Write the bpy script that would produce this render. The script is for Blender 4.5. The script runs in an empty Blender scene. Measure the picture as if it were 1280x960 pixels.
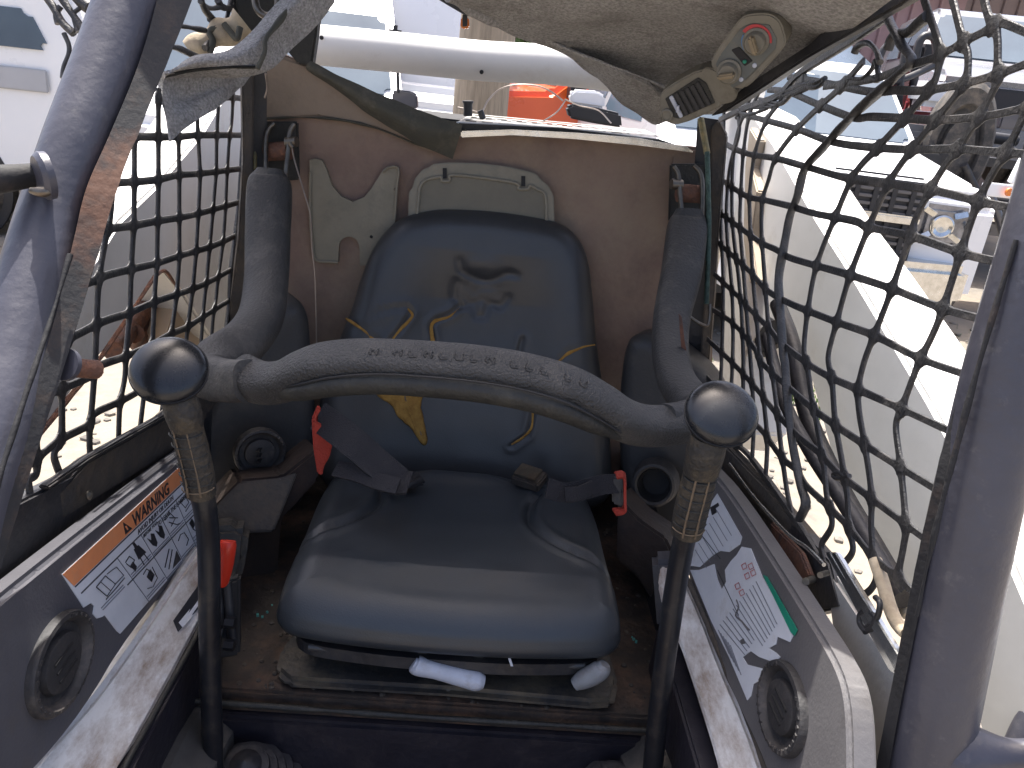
import bpy, bmesh, math, random
from mathutils import Vector, Matrix, noise
random.seed(7)
R = math.radians
V = Vector
scene = bpy.context.scene
col = scene.collection

# ------------------------------------------------------------------ camera
EYE = V((0.0, 0.0, 1.62))
YAW, PITCH, ROLL = R(3.8), R(22.0), R(6.6)
FPX = 1000.0                                   # focal length for a 1280 px wide frame
f_ = V((math.sin(YAW)*math.cos(PITCH), math.cos(YAW)*math.cos(PITCH), -math.sin(PITCH)))
r0 = V((math.cos(YAW), -math.sin(YAW), 0))
u0 = r0.cross(f_)
CR = r0*math.cos(ROLL) + u0*math.sin(ROLL)
CU = u0*math.cos(ROLL) - r0*math.sin(ROLL)
cam_d = bpy.data.cameras.new('camera')
cam = bpy.data.objects.new('camera', cam_d); col.objects.link(cam)
m = Matrix((CR, CU, -f_)).transposed().to_4x4(); m.translation = EYE
cam.matrix_world = m
cam_d.sensor_width = 36.0; cam_d.lens = 36.0*FPX/1280.0
cam_d.clip_start = 0.02; cam_d.clip_end = 2000
scene.camera = cam

# ------------------------------------------------------------------ sky, sun, exposure
SUN_EL, SUN_AZ = R(69), R(-15)                # azimuth from +Y towards +X
w = bpy.data.worlds.new('World'); scene.world = w; w.use_nodes = True
nt = w.node_tree
sky = nt.nodes.new('ShaderNodeTexSky'); sky.sky_type = 'NISHITA'; sky.sun_disc = False
sky.dust_density = 5.0; sky.ozone_density = .3; sky.air_density = .6
sky.sun_elevation = SUN_EL; sky.sun_rotation = SUN_AZ
bg = nt.nodes['Background']; bg.inputs[1].default_value = 0.15
nt.links.new(sky.outputs[0], bg.inputs[0])
sd = bpy.data.lights.new('sun', 'SUN'); sd.energy = 3.6; sd.angle = R(0.53); sd.color = (1, .965, .91)
so = bpy.data.objects.new('sun', sd); col.objects.link(so)
sdir = V((math.sin(SUN_AZ)*math.cos(SUN_EL), math.cos(SUN_AZ)*math.cos(SUN_EL), math.sin(SUN_EL)))
so.rotation_euler = sdir.to_track_quat('Z', 'Y').to_euler()
so.location = (0, 0, 12)
scene.view_settings.view_transform = 'Standard'; scene.view_settings.look = 'None'
scene.view_settings.exposure = 1.58; scene.view_settings.gamma = 1.0

# ------------------------------------------------------------------ from a photo pixel to a point on a real plane
def ray(px, py):
    return f_ + CR*((px-640)/FPX) - CU*((py-480)/FPX)
class Pl:
    def __init__(s, o, n, up=(0, 0, 1)):
        s.o = V(o); s.n = V(n).normalized()
        s.u = V(up).cross(s.n).normalized(); s.v = s.n.cross(s.u)
    def hit(s, px, py, off=0.0):
        d = ray(px, py); t = (s.o + s.n*off - EYE).dot(s.n)/d.dot(s.n)
        return EYE + d*t
    def loc(s, p): q = p - s.o; return (q.dot(s.u), q.dot(s.v))
    def at(s, a, b, c=0.0): return s.o + s.u*a + s.v*b + s.n*c
    def pts(s, l): return [s.loc(s.hit(x, y)) for x, y in l]
def PY(px, py, y): d = ray(px, py); return EYE + d*((y-EYE.y)/d.y)
def PX(px, py, x): d = ray(px, py); return EYE + d*((x-EYE.x)/d.x)
def PD(px, py, d): return EYE + ray(px, py)*d
ZE = EYE.z

# ------------------------------------------------------------------ materials
def mat(name, c1, c2=None, scale=12.0, rough=.6, metal=0.0, bump=0.0, bscale=80.0, dirt=None, dscale=5.0, damt=.5,
        spec=.5, coat=0.0, stretch=None, sss=0, r2=None, trans=0.0):
    m = bpy.data.materials.new(name); m.use_nodes = True
    n = m.node_tree; L = n.links; p = n.nodes['Principled BSDF']
    tc = n.nodes.new('ShaderNodeTexCoord'); src = tc.outputs['Object']
    if stretch:
        mp = n.nodes.new('ShaderNodeMapping'); mp.inputs['Scale'].default_value = stretch
        L.new(src, mp.inputs[0]); src = mp.outputs[0]
    p.inputs['Roughness'].default_value = rough; p.inputs['Metallic'].default_value = metal
    p.inputs['Specular IOR Level'].default_value = spec; p.inputs['Coat Weight'].default_value = coat
    if trans: p.inputs['Transmission Weight'].default_value = trans
    c2 = c2 or tuple(x*.75 for x in c1)
    t = n.nodes.new('ShaderNodeTexNoise'); t.inputs['Scale'].default_value = scale; t.inputs['Detail'].default_value = 6
    t.inputs['Roughness'].default_value = .65
    L.new(src, t.inputs['Vector'])
    rp = n.nodes.new('ShaderNodeValToRGB'); rp.color_ramp.elements[0].position = .33; rp.color_ramp.elements[1].position = .67
    rp.color_ramp.elements[0].color = (*c2, 1); rp.color_ramp.elements[1].color = (*c1, 1)
    L.new(t.outputs['Fac'], rp.inputs[0]); cout = rp.outputs[0]
    if dirt:
        t2 = n.nodes.new('ShaderNodeTexNoise'); t2.inputs['Scale'].default_value = dscale; t2.inputs['Detail'].default_value = 9
        t2.inputs['Roughness'].default_value = .75; L.new(src, t2.inputs['Vector'])
        r3 = n.nodes.new('ShaderNodeValToRGB')
        r3.color_ramp.elements[0].position = 1-damt-.12; r3.color_ramp.elements[1].position = min(1, 1-damt+.12)
        r3.color_ramp.elements[0].color = (0, 0, 0, 1); r3.color_ramp.elements[1].color = (1, 1, 1, 1)
        L.new(t2.outputs['Fac'], r3.inputs[0])
        mx = n.nodes.new('ShaderNodeMix'); mx.data_type = 'RGBA'
        L.new(r3.outputs[0], mx.inputs[0]); L.new(cout, mx.inputs[6]); mx.inputs[7].default_value = (*dirt, 1)
        cout = mx.outputs[2]
    L.new(cout, p.inputs['Base Color'])
    # roughness wanders with the grain
    mr = n.nodes.new('ShaderNodeMapRange'); mr.inputs[3].default_value = max(.03, rough-.1); mr.inputs[4].default_value = min(1, rough+.12)
    L.new(t.outputs['Fac'], mr.inputs[0]); L.new(mr.outputs[0], p.inputs['Roughness'])
    if bump:
        tb = n.nodes.new('ShaderNodeTexNoise'); tb.inputs['Scale'].default_value = bscale; tb.inputs['Detail'].default_value = 5
        L.new(src, tb.inputs['Vector'])
        b = n.nodes.new('ShaderNodeBump'); b.inputs['Strength'].default_value = bump; b.inputs['Distance'].default_value = .004
        L.new(tb.outputs['Fac'], b.inputs['Height']); L.new(b.outputs[0], p.inputs['Normal'])
    return m
M = {}
M['vinyl'] = mat('seat_vinyl', (.050, .050, .051), (.037, .037, .038), 7, .38, spec=.55, bump=.10, bscale=420, dirt=(.042, .042, .044), dscale=4, damt=.36)  # backrest copy of the one seat vinyl, greyed to offset blue sky light
M['vinyl_cool_tint'] = mat('cushion_vinyl_cool_tint', (.036, .043, .051), (.027, .032, .038), 7, .38, spec=.55, bump=.10, bscale=420, dirt=(.042, .042, .044), dscale=4, damt=.36)  # same vinyl, tinted bluer to offset warm bounced light on the cushion
M['foam_y'] = mat('torn_foam', (.42, .24, .055), (.24, .12, .025), 60, .95, bump=.6, bscale=160)
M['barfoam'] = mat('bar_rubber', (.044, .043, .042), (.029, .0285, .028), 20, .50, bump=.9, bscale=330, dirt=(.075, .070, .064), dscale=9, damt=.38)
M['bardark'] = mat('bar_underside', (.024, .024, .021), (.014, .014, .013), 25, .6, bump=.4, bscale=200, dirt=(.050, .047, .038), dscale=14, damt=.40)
M['knob'] = mat('knob_plastic', (.013, .014, .017), (.009, .010, .012), 30, .27, bump=.03, dirt=(.040, .039, .038), dscale=25, damt=.33)
M['grip'] = mat('grip_rubber', (.036, .031, .025), (.020, .019, .018), 30, .6, bump=.6, bscale=200, dirt=(.10, .075, .045), dscale=30, damt=.42)
M['stitch'] = mat('worn_edge', (.20, .145, .09), (.10, .07, .045), 60, .7)
M['steelblk'] = mat('black_lever_steel', (.022, .024, .029), (.014, .015, .019), 25, .32, metal=.3, bump=.1, bscale=120, dirt=(.09, .075, .06), dscale=18, damt=.35)
M['post'] = mat('cab_post_paint', (.062, .062, .078), (.045, .045, .058), 9, .38, bump=.25, bscale=70, dirt=(.125, .12, .12), dscale=42, damt=.31)
M['postdark'] = mat('cab_flange', (.013, .0125, .014), (.008, .008, .009), 22, .75, bump=.3, bscale=120, dirt=(.06, .04, .03), dscale=13, damt=.36)
M['rust'] = mat('rusty_steel', (.23, .09, .045), (.10, .055, .04), 28, .85, bump=.9, bscale=150, dirt=(.045, .042, .045), dscale=22, damt=.42)
M['rail'] = mat('grimy_rail', (.090, .070, .050), (.045, .038, .032), 16, .7, bump=.6, bscale=90, dirt=(.025, .027, .032), dscale=9, damt=.42)
M['blackpaint'] = mat('black_paint', (.026, .027, .031), (.017, .017, .020), 14, .5, bump=.4, bscale=90, dirt=(.075, .062, .048), dscale=9, damt=.37)
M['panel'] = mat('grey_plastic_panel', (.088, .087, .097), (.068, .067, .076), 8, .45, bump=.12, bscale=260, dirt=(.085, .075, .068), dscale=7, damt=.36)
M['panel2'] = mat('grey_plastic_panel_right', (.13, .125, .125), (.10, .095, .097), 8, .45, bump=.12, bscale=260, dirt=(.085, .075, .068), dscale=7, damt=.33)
M['vent'] = mat('vent_plastic', (.035, .033, .034), (.024, .023, .024), 18, .62, bump=.4, bscale=100, dirt=(.12, .10, .085), dscale=14, damt=.38)
M['console'] = mat('moulded_console', (.050, .049, .050), (.037, .0365, .037), 8, .5, bump=.2, bscale=220, dirt=(.085, .075, .062), dscale=8, damt=.38)
M['armpad'] = mat('arm_pad', (.044, .042, .041), (.031, .030, .029), 14, .62, bump=.5, bscale=240, dirt=(.12, .11, .095), dscale=12, damt=.36)
M['backfoam'] = mat('rear_foam_panel', (.29, .20, .155), (.175, .120, .098), 5, .9, bump=.5, bscale=60, dirt=(.30, .23, .165), dscale=3.6, damt=.44)
M['tanfoam'] = mat('tan_foam', (.31, .24, .18), (.23, .18, .135), 5, .9, bump=.5, bscale=60, dirt=(.135, .09, .065), dscale=5, damt=.38)
M['olive'] = mat('olive_cloth', (.085, .080, .060), (.055, .055, .046), 12, .85, bump=.5, bscale=160, dirt=(.16, .14, .11), dscale=9, damt=.36)
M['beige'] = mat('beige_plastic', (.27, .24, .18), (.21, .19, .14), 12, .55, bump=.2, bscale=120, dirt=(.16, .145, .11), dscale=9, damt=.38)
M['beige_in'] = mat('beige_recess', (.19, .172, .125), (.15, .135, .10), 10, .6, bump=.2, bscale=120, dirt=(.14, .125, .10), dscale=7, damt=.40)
M['felt'] = mat('grey_felt', (.47, .455, .44), (.205, .198, .19), 240, .98, bump=1.0, bscale=420, dirt=(.13, .118, .108), dscale=9, damt=.38)
M['hvac'] = mat('hvac_housing', (.185, .170, .135), (.14, .128, .10), 25, .5, bump=.2, bscale=120, dirt=(.10, .085, .06), dscale=16, damt=.4)
M['hvacface'] = mat('hvac_face', (.110, .120, .115), (.080, .088, .085), 20, .45, dirt=(.16, .14, .10), dscale=18, damt=.38)
M['dial'] = mat('dial_knob', (.26, .20, .12), (.18, .14, .085), 30, .5)
M['red'] = mat('red_arc_print', (.52, .04, .05), (.40, .035, .04), 40, .5)
M['blue'] = mat('blue_arc_print', (.07, .20, .42), (.06, .16, .32), 40, .5)
M['dark'] = mat('dark_recess', (.014, .014, .016), (.009, .009, .01), 30, .7)
M['chrome'] = mat('bright_metal', (.72, .72, .70), (.5, .5, .48), 30, .22, metal=1.0, bump=.1)
M['steel'] = mat('dull_steel', (.20, .18, .15), (.11, .10, .085), 35, .4, metal=.8, bump=.3, dirt=(.12, .07, .04), dscale=25, damt=.4)
M['brass'] = mat('dirty_brass_rod', (.36, .28, .13), (.16, .15, .09), 70, .45, metal=.5, bump=.5, bscale=200)
M['greenrod'] = mat('green_tinged_rod', (.075, .13, .10), (.030, .05, .042), 90, .5, metal=.3, bump=.6, bscale=260)
M['orange_w'] = mat('decal_orange', (.72, .27, .11), (.62, .22, .09), 30, .5, dirt=(.50, .26, .16), dscale=16, damt=.36)
M['decal'] = mat('decal_white', (.66, .68, .72), (.56, .58, .62), 20, .45, dirt=(.42, .40, .38), dscale=20, damt=.34)
M['green_w'] = mat('decal_green', (.015, .24, .15), (.012, .18, .115), 30, .5)
M['ink'] = mat('decal_ink', (.028, .028, .034), (.018, .018, .022), 60, .5)
M['ink2'] = mat('decal_grey_ink', (.20, .21, .24), (.16, .165, .19), 60, .5)
M['redink'] = mat('decal_red_ink', (.5, .14, .13), (.4, .1, .1), 60, .5)
M['whitepaint'] = mat('scuffed_white_paint', (.72, .71, .70), (.60, .585, .56), 14, .42, bump=.35, bscale=60, dirt=(.23, .155, .10), dscale=15, damt=.475, stretch=(1, .45, 1))
M['armwhite'] = mat('loader_arm_white', (.74, .73, .70), (.66, .65, .62), 4, .45, bump=.08, bscale=30, dirt=(.50, .46, .39), dscale=3.5, damt=.36)
M['outergrey'] = mat('outer_grey_panel', (.46, .44, .40), (.38, .365, .335), 10, .6, bump=.3, bscale=90, dirt=(.20, .17, .13), dscale=7, damt=.36)
M['net'] = mat('net_webbing', (.035, .034, .034), (.022, .022, .023), 40, .5, bump=.4, bscale=260, dirt=(.11, .10, .09), dscale=16, damt=.38)
M['platform'] = mat('grimy_platform', (.038, .029, .023), (.020, .016, .014), 18, .75, bump=.9, bscale=60, dirt=(.115, .065, .040), dscale=11, damt=.42)
M['platface'] = mat('platform_front', (.022, .020, .028), (.014, .013, .019), 10, .45, bump=.4, bscale=60, dirt=(.055, .045, .045), dscale=8, damt=.36)
M['rustdark'] = mat('dark_rusty_steel', (.030, .018, .013), (.016, .011, .010), 16, .8, bump=.5, bscale=80, dirt=(.055, .030, .020), dscale=9, damt=.38)
M['plate'] = mat('seat_mount_plate', (.045, .044, .044), (.028, .027, .027), 14, .55, bump=.6, bscale=70, dirt=(.13, .105, .07), dscale=12, damt=.42)
M['whitelever'] = mat('white_plastic_handle', (.50, .53, .60), (.40, .42, .48), 20, .45, bump=.2, dirt=(.30, .28, .27), dscale=30, damt=.36)
M['red_p'] = mat('red_plastic', (.60, .035, .015), (.5, .03, .012), 20, .38)
M['redbelt'] = mat('red_orange_strap', (.45, .045, .025), (.32, .035, .02), 30, .75, bump=.5, bscale=300)
M['belt'] = mat('dark_webbing', (.017, .016, .020), (.011, .010, .014), 60, .7, bump=.6, bscale=500, dirt=(.030, .027, .029), dscale=12, damt=.38)
M['buckle'] = mat('buckle_metal', (.16, .145, .13), (.09, .08, .075), 30, .35, metal=.7, dirt=(.10, .07, .05), dscale=25, damt=.4)
M['rubber'] = mat('black_rubber', (.022, .021, .026), (.015, .015, .018), 20, .55, bump=.4, dirt=(.06, .05, .045), dscale=12, damt=.36)
M['tan'] = mat('tan_bundle', (.56, .47, .33), (.30, .24, .17), 18, .85, bump=.9, bscale=60)
M['wood'] = mat('weathered_pole', (.34, .28, .21), (.20, .165, .12), 7, .9, bump=.7, bscale=20, stretch=(6, 6, .5))
M['siding'] = mat('pink_brown_siding', (.36, .23, .22), (.30, .19, .18), 3, .6)
M['siding2'] = mat('brown_siding', (.24, .17, .14), (.19, .135, .11), 3, .6)
M['bark'] = mat('tree_bark', (.10, .075, .05), (.06, .045, .03), 9, .9, bump=.6)
M['foliage'] = mat('foliage', (.075, .13, .035), (.035, .075, .02), 5, .8)
M['cwhite'] = mat('white_car_paint', (.82, .82, .82), (.78, .78, .78), 1.5, .28, coat=.5)
M['csilver'] = mat('silver_car_paint', (.20, .205, .22), (.17, .175, .19), 1.5, .28, metal=.3, coat=.5)
M['cgrey'] = mat('grey_car_paint', (.10, .10, .115), (.08, .08, .09), 1.5, .3, metal=.3, coat=.5)
M['corange'] = mat('orange_car_paint', (.80, .12, .015), (.70, .10, .012), 1.5, .28, coat=.5)
M['cmaroon'] = mat('maroon_car_paint', (.20, .035, .04), (.15, .025, .03), 1.5, .3, coat=.5)
M['cglass'] = mat('car_glass', (.10, .135, .17), (.075, .10, .13), 1, .18, spec=.35)
M['tyre'] = mat('tyre_rubber', (.07, .065, .06), (.04, .038, .036), 12, .85, bump=.6, bscale=30, dirt=(.17, .14, .11), dscale=6, damt=.4)
M['trim'] = mat('black_trim', (.022, .022, .025), (.016, .016, .018), 10, .5)
M['lens'] = mat('headlight_lens', (.30, .31, .34), (.06, .06, .07), 9, .12, metal=.5, coat=.6)
M['amber'] = mat('amber_lens', (.80, .22, .02), (.65, .16, .01), 10, .25, coat=.6)
M['grass'] = mat('grass_blades', (.10, .17, .04), (.06, .11, .025), 6, .8)
def patch(m, c, rad, colr, sc=30):
    n = m.node_tree; L = n.links; p = n.nodes['Principled BSDF']; src = p.inputs['Base Color'].links[0].from_socket
    g = n.nodes.new('ShaderNodeNewGeometry'); d = n.nodes.new('ShaderNodeVectorMath'); d.operation = 'DISTANCE'
    L.new(g.outputs['Position'], d.inputs[0]); d.inputs[1].default_value = c
    t = n.nodes.new('ShaderNodeTexNoise'); t.inputs['Scale'].default_value = sc; t.inputs['Detail'].default_value = 8; L.new(g.outputs['Position'], t.inputs['Vector'])
    a = n.nodes.new('ShaderNodeMath'); a.operation = 'DIVIDE'; L.new(d.outputs['Value'], a.inputs[0]); a.inputs[1].default_value = rad
    b = n.nodes.new('ShaderNodeMath'); b.operation = 'MULTIPLY_ADD'; L.new(t.outputs['Fac'], b.inputs[0]); b.inputs[1].default_value = 2.2; L.new(a.outputs[0], b.inputs[2])
    r = n.nodes.new('ShaderNodeMapRange'); L.new(b.outputs[0], r.inputs[0]); r.inputs[1].default_value = 2.1; r.inputs[2].default_value = 1.5
    r.inputs[3].default_value = 0; r.inputs[4].default_value = 1
    mx = n.nodes.new('ShaderNodeMix'); mx.data_type = 'RGBA'; L.new(r.outputs[0], mx.inputs[0]); L.new(src, mx.inputs[6]); mx.inputs[7].default_value = (*colr, 1)
    L.new(mx.outputs[2], p.inputs['Base Color'])
M['flangeL'] = mat('left_flange_paint', (.018, .018, .020), (.011, .011, .013), 22, .75, bump=.25, bscale=120, dirt=(.07, .045, .03), dscale=13, damt=.38)
patch(M['flangeL'], PD(126, 232, .74), .085, (.105, .050, .030), 45)
M['copper'] = mat('wire_metal', (.5, .45, .42), (.35, .3, .28), 30, .4, metal=.8)

# ------------------------------------------------------------------ object helpers
def tag(o, label, cat=None, group=None, kind=None):
    if label: o['label'] = label
    if cat: o['category'] = cat
    if group: o['group'] = group
    if kind: o['kind'] = kind
    return o
def thing(name, label, cat, loc=(0, 0, 0), group=None):
    o = bpy.data.objects.new(name, None); o.empty_display_size = .05; col.objects.link(o); o.location = loc
    return tag(o, label, cat, group)
def link(name, me, material, parent=None, smooth=False, angle=None):
    """me is in world coordinates; the object's origin goes to the mesh centre"""
    if isinstance(me, bmesh.types.BMesh):
        bm = me; me = bpy.data.meshes.new(name); bm.to_mesh(me); bm.free()
    if material is not None and len(me.materials) == 0:
        for q in (material if isinstance(material, (list, tuple)) else [material]): me.materials.append(q)
    if smooth:
        for p in me.polygons: p.use_smooth = True
        if angle: me.set_sharp_from_angle(angle=R(angle))
    o = bpy.data.objects.new(name, me); col.objects.link(o)
    if len(me.vertices):
        vs = [v.co for v in me.vertices]
        c = V((sum(v.x for v in vs)/len(vs), sum(v.y for v in vs)/len(vs), min(v.z for v in vs)))
        me.transform(Matrix.Translation(-c))
        base = V(parent_world(parent)) if parent else V((0, 0, 0))
        o.location = c - base
    if parent: o.parent = parent
    return o
def parent_world(p):
    q = V((0, 0, 0))
    while p: q += p.location; p = p.parent
    return q
def catmull(pts, n=10, closed=False):
    P = [V(p) for p in pts]; out = []; N = len(P)
    rng = range(N if closed else N-1)
    for i in rng:
        a = P[(i-1) % N] if closed or i > 0 else P[0]*2-P[1]
        b = P[i]; c = P[(i+1) % N]
        d = P[(i+2) % N] if closed or i+2 < N else P[-1]*2-P[-2]
        for k in range(n):
            t = k/n
            out.append(.5*((2*b)+(c-a)*t+(2*a-5*b+4*c-d)*t*t+(3*b-a-3*c+d)*t**3))
    if not closed: out.append(P[-1].copy())
    return out
def resample(pts, n, closed=False):
    P = list(pts) + ([pts[0]] if closed else [])
    L = [0]
    for a, b in zip(P, P[1:]): L.append(L[-1]+(b-a).length)
    out = []; j = 0; cnt = n if closed else n-1
    for i in range(n):
        s = L[-1]*i/cnt
        while j < len(L)-2 and L[j+1] < s: j += 1
        d = L[j+1]-L[j]
        out.append(P[j].lerp(P[j+1], (s-L[j])/d if d > 1e-9 else 0))
    return out
def tube(name, pts, rad, material, parent=None, seg=16, smooth_n=8, ref=None, ry=None, sec=None, noise_amp=0, sharp=None, bm=None):
    """rad: number or list per control point; ry: height/width ratio; ref: direction that the 'height' follows"""
    pts = [V(p) for p in pts]
    rads = rad if isinstance(rad, (list, tuple)) else [rad]*len(pts)
    if smooth_n:
        pp = [V((*p, 0)) for p in pts]
        path = catmull(pts, smooth_n)
        rr = [q.x for q in catmull([V((r_, 0, 0)) for r_ in rads], smooth_n)]
    else: path, rr = pts, list(rads)
    own = bm is None
    if own: bm = bmesh.new()
    prev = None; rings = []
    N = len(path)
    up = V(ref) if ref is not None else V((0.13, .21, .97))
    for i, p in enumerate(path):
        t = (path[min(i+1, N-1)] - path[max(i-1, 0)]).normalized()
        if ref is not None: a = up - t*up.dot(t)
        else:
            a = (prev if prev is not None else up); a = a - t*a.dot(t)
            if a.length < 1e-4: a = V((1, 0, 0)) - t*t.x
        a.normalize(); prev = a; b = t.cross(a)
        ring = []
        for k in range(seg):
            an = 2*math.pi*k/seg
            ca, sa = math.cos(an), math.sin(an)
            if sec: ca = math.copysign(abs(ca)**sec, ca); sa = math.copysign(abs(sa)**sec, sa)
            q = p + b*(rr[i]*ca) + a*(rr[i]*(ry or 1)*sa)
            if noise_amp: q = q + (q-p).normalized()*noise.noise(q*25)*noise_amp
            ring.append(bm.verts.new(q))
        rings.append(ring)
    for A, B in zip(rings, rings[1:]):
        for k in range(seg): bm.faces.new((A[k], A[(k+1) % seg], B[(k+1) % seg], B[k]))
    bm.faces.new(rings[0][::-1]); bm.faces.new(rings[-1])
    if not own: return bm
    bmesh.ops.recalc_face_normals(bm, faces=bm.faces)
    return link(name, bm, material, parent, True, sharp or 50)
def slab(name, pl, pts2, th, material, parent=None, bev=.0, off=0.0, pix=True, bm=None, segs=2, ch=0):
    """polygon on plane pl (photo pixels or plane coords), front face at off, extruded back by th"""
    q = pl.pts(pts2) if pix else pts2
    for _ in range(ch):          # round the outline by cutting corners
        q = [p for a, b in zip(q, q[1:]+q[:1]) for p in ((a[0]*.75+b[0]*.25, a[1]*.75+b[1]*.25), (a[0]*.25+b[0]*.75, a[1]*.25+b[1]*.75))]
    own = bm is None
    b2 = bmesh.new()
    A = [b2.verts.new(pl.at(x, y, off)) for x, y in q]; B = [b2.verts.new(pl.at(x, y, off-th)) for x, y in q]
    n = len(q); b2.faces.new(A); b2.faces.new(B[::-1])
    for i in range(n): b2.faces.new((A[i], B[i], B[(i+1) % n], A[(i+1) % n]))
    bmesh.ops.recalc_face_normals(b2, faces=b2.faces)
    if bev: bmesh.ops.bevel(b2, geom=b2.edges[:], offset=bev, segments=segs, affect='EDGES', clamp_overlap=True)
    if own: return link(name, b2, material, parent, bool(bev), 35)
    me = bpy.data.meshes.new('t'); b2.to_mesh(me); b2.free(); bm.from_mesh(me); bpy.data.meshes.remove(me)
    return bm
def box(bm, c, s, rot=None, bev=0):
    r = bmesh.ops.create_cube(bm, size=1)
    mx = Matrix.Translation(V(c)) @ (rot or Matrix()) @ Matrix.Diagonal((*s, 1))
    bmesh.ops.transform(bm, matrix=mx, verts=r['verts'])
    if bev:
        es = list({e for v in r['verts'] for e in v.link_edges})
        bmesh.ops.bevel(bm, geom=es, offset=bev, segments=2, affect='EDGES', clamp_overlap=True)
    return bm
def boxo(name, c, s, material, parent=None, rot=None, bev=.004):
    bm = bmesh.new(); box(bm, c, s, rot, bev); return link(name, bm, material, parent, bool(bev), 35)
def pillow(name, pl, outline, rings, material, parent=None, n=140, K=22, disp=None, smooth_out=True, pix=True):
    """closed cushion: outline on pl; rings = [(inset, height)...] from the underside up; disp(a, b) adds height"""
    q = [V((x, y, 0)) for x, y in (pl.pts(outline) if pix else outline)]
    if smooth_out: q = catmull(q, 12, True)
    q = resample(q, n, True)
    area = sum(q[i].x*q[(i+1) % n].y-q[(i+1) % n].x*q[i].y for i in range(n))
    if area < 0: q.reverse()
    c = sum(q, V((0, 0, 0)))/n
    nr = []
    for i in range(n):
        t = (q[(i+2) % n]-q[i-2]).normalized(); nr.append(V((-t.y, t.x, 0)))
    bm = bmesh.new(); R_ = []
    top = rings[-1]; zt = top[1]; zb = rings[0][1]
    def mk(p, z, w=1.0):
        h = z
        if disp: h += disp(p.x, p.y)*w
        return bm.verts.new(pl.at(p.x, p.y, h))
    for ins, z in rings:
        wgt = 0 if zt == zb else max(0, (z-zb)/(zt-zb))
        R_.append([mk(q[i]+nr[i]*ins, z, wgt) for i in range(n)])
    for k in range(1, K):
        s = 1-k/K
        R_.append([mk(c+(q[i]+nr[i]*top[0]-c)*s, zt) for i in range(n)])
    for A, B in zip(R_, R_[1:]):
        for i in range(n): bm.faces.new((A[i], A[(i+1) % n], B[(i+1) % n], B[i]))
    vc = mk(c, zt)
    for i in range(n): bm.faces.new((R_[-1][i], R_[-1][(i+1) % n], vc))
    bm.faces.new(R_[0][::-1])
    bmesh.ops.recalc_face_normals(bm, faces=bm.faces)
    return link(name, bm, material, parent, True, 60)
def roundprof(r, h, k=7, under=.006):
    """bottom edge, wall and rolled top edge of a cushion of thickness h"""
    L = [(under, -h), (under*.3, -h+under*.6), (0, -h+under*1.6), (0, -r)]
    for i in range(1, k+1):
        a = math.pi/2*i/k; L.append((r*(1-math.cos(a)), -r+r*math.sin(a)))
    return L
def sheet(name, rows, material, parent=None, nu=10, nv=10, th=.004, amp=0.0, ns=6.0, seed=0, uvs=False):
    """cloth through rows of 3-D points, given real thickness"""
    R1 = [catmull(r, nu) for r in rows]
    C = list(zip(*R1)); grid = [catmull(c, nv) for c in C]
    bm = bmesh.new()
    G = [[bm.verts.new(p) for p in c] for c in grid]
    for i in range(len(G)-1):
        for j in range(len(G[0])-1):
            bm.faces.new((G[i][j], G[i+1][j], G[i+1][j+1], G[i][j+1]))
    bmesh.ops.recalc_face_normals(bm, faces=bm.faces); bm.normal_update()
    if amp:
        for v in bm.verts: v.co += v.normal*noise.noise(v.co*ns+V((seed, 0, 0)))*amp
    bmesh.ops.solidify(bm, geom=bm.faces[:], thickness=th)
    return link(name, bm, material, parent, True, 60)
def disc(name, c, nrm, prof, material, parent=None, seg=40, sx=1.0, sy=1.0, up=(0, 0, 1)):
    """lathe: prof = [(radius, height)...] round nrm"""
    n = V(nrm).normalized(); u = V(up).cross(n).normalized(); v = n.cross(u); c = V(c)
    bm = bmesh.new(); R_ = []
    for r, h in prof:
        R_.append([bm.verts.new(c+u*(r*sx*math.cos(2*math.pi*k/seg))+v*(r*sy*math.sin(2*math.pi*k/seg))+n*h) for k in range(seg)])
    for A, B in zip(R_, R_[1:]):
        for k in range(seg): bm.faces.new((A[k], A[(k+1) % seg], B[(k+1) % seg], B[k]))
    bm.faces.new(R_[0][::-1]); bm.faces.new(R_[-1])
    bmesh.ops.recalc_face_normals(bm, faces=bm.faces)
    return link(name, bm, material, parent, True, 40)
def text(name, s, o, u, v, size, material, parent=None, align='LEFT', depth=.0004, bold=0, shear=0):
    cu = bpy.data.curves.new('t', 'FONT'); cu.body = s; cu.size = size; cu.extrude = depth; cu.offset = bold; cu.align_x = align; cu.resolution_u = 2
    t = bpy.data.objects.new('t', cu); col.objects.link(t)
    me = bpy.data.meshes.new_from_object(t.evaluated_get(bpy.context.evaluated_depsgraph_get()))
    bpy.data.objects.remove(t); bpy.data.curves.remove(cu)
    u = V(u).normalized(); v = V(v).normalized(); n = u.cross(v)
    mx = Matrix((u, v, n)).transposed().to_4x4(); mx.translation = V(o)
    me.transform(mx); me.materials.clear()
    return link(name, me, material, parent)
# =================================================================== THE CAB SHELL
REAR = Pl((0, 1.55, ZE-.5), (0, -1, 0))
LW = Pl((-.445, 1.0, ZE-.4), (1, 0, 0)); RW = Pl((.455, 1.0, ZE-.4), (-1, 0, 0))
cab = thing('loader_cab', 'open skid steer loader cab shell with dark blue grey posts around the torn seat', 'loader cab', (0, 1.1, .3))

# roof plate (over the frame, it shades the cab)
bm = bmesh.new(); box(bm, (0, 1.355, ZE+.27), (.96, .73, .03), None, .006)
link('roof', bm, M['blackpaint'], cab, True, 35)

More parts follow.
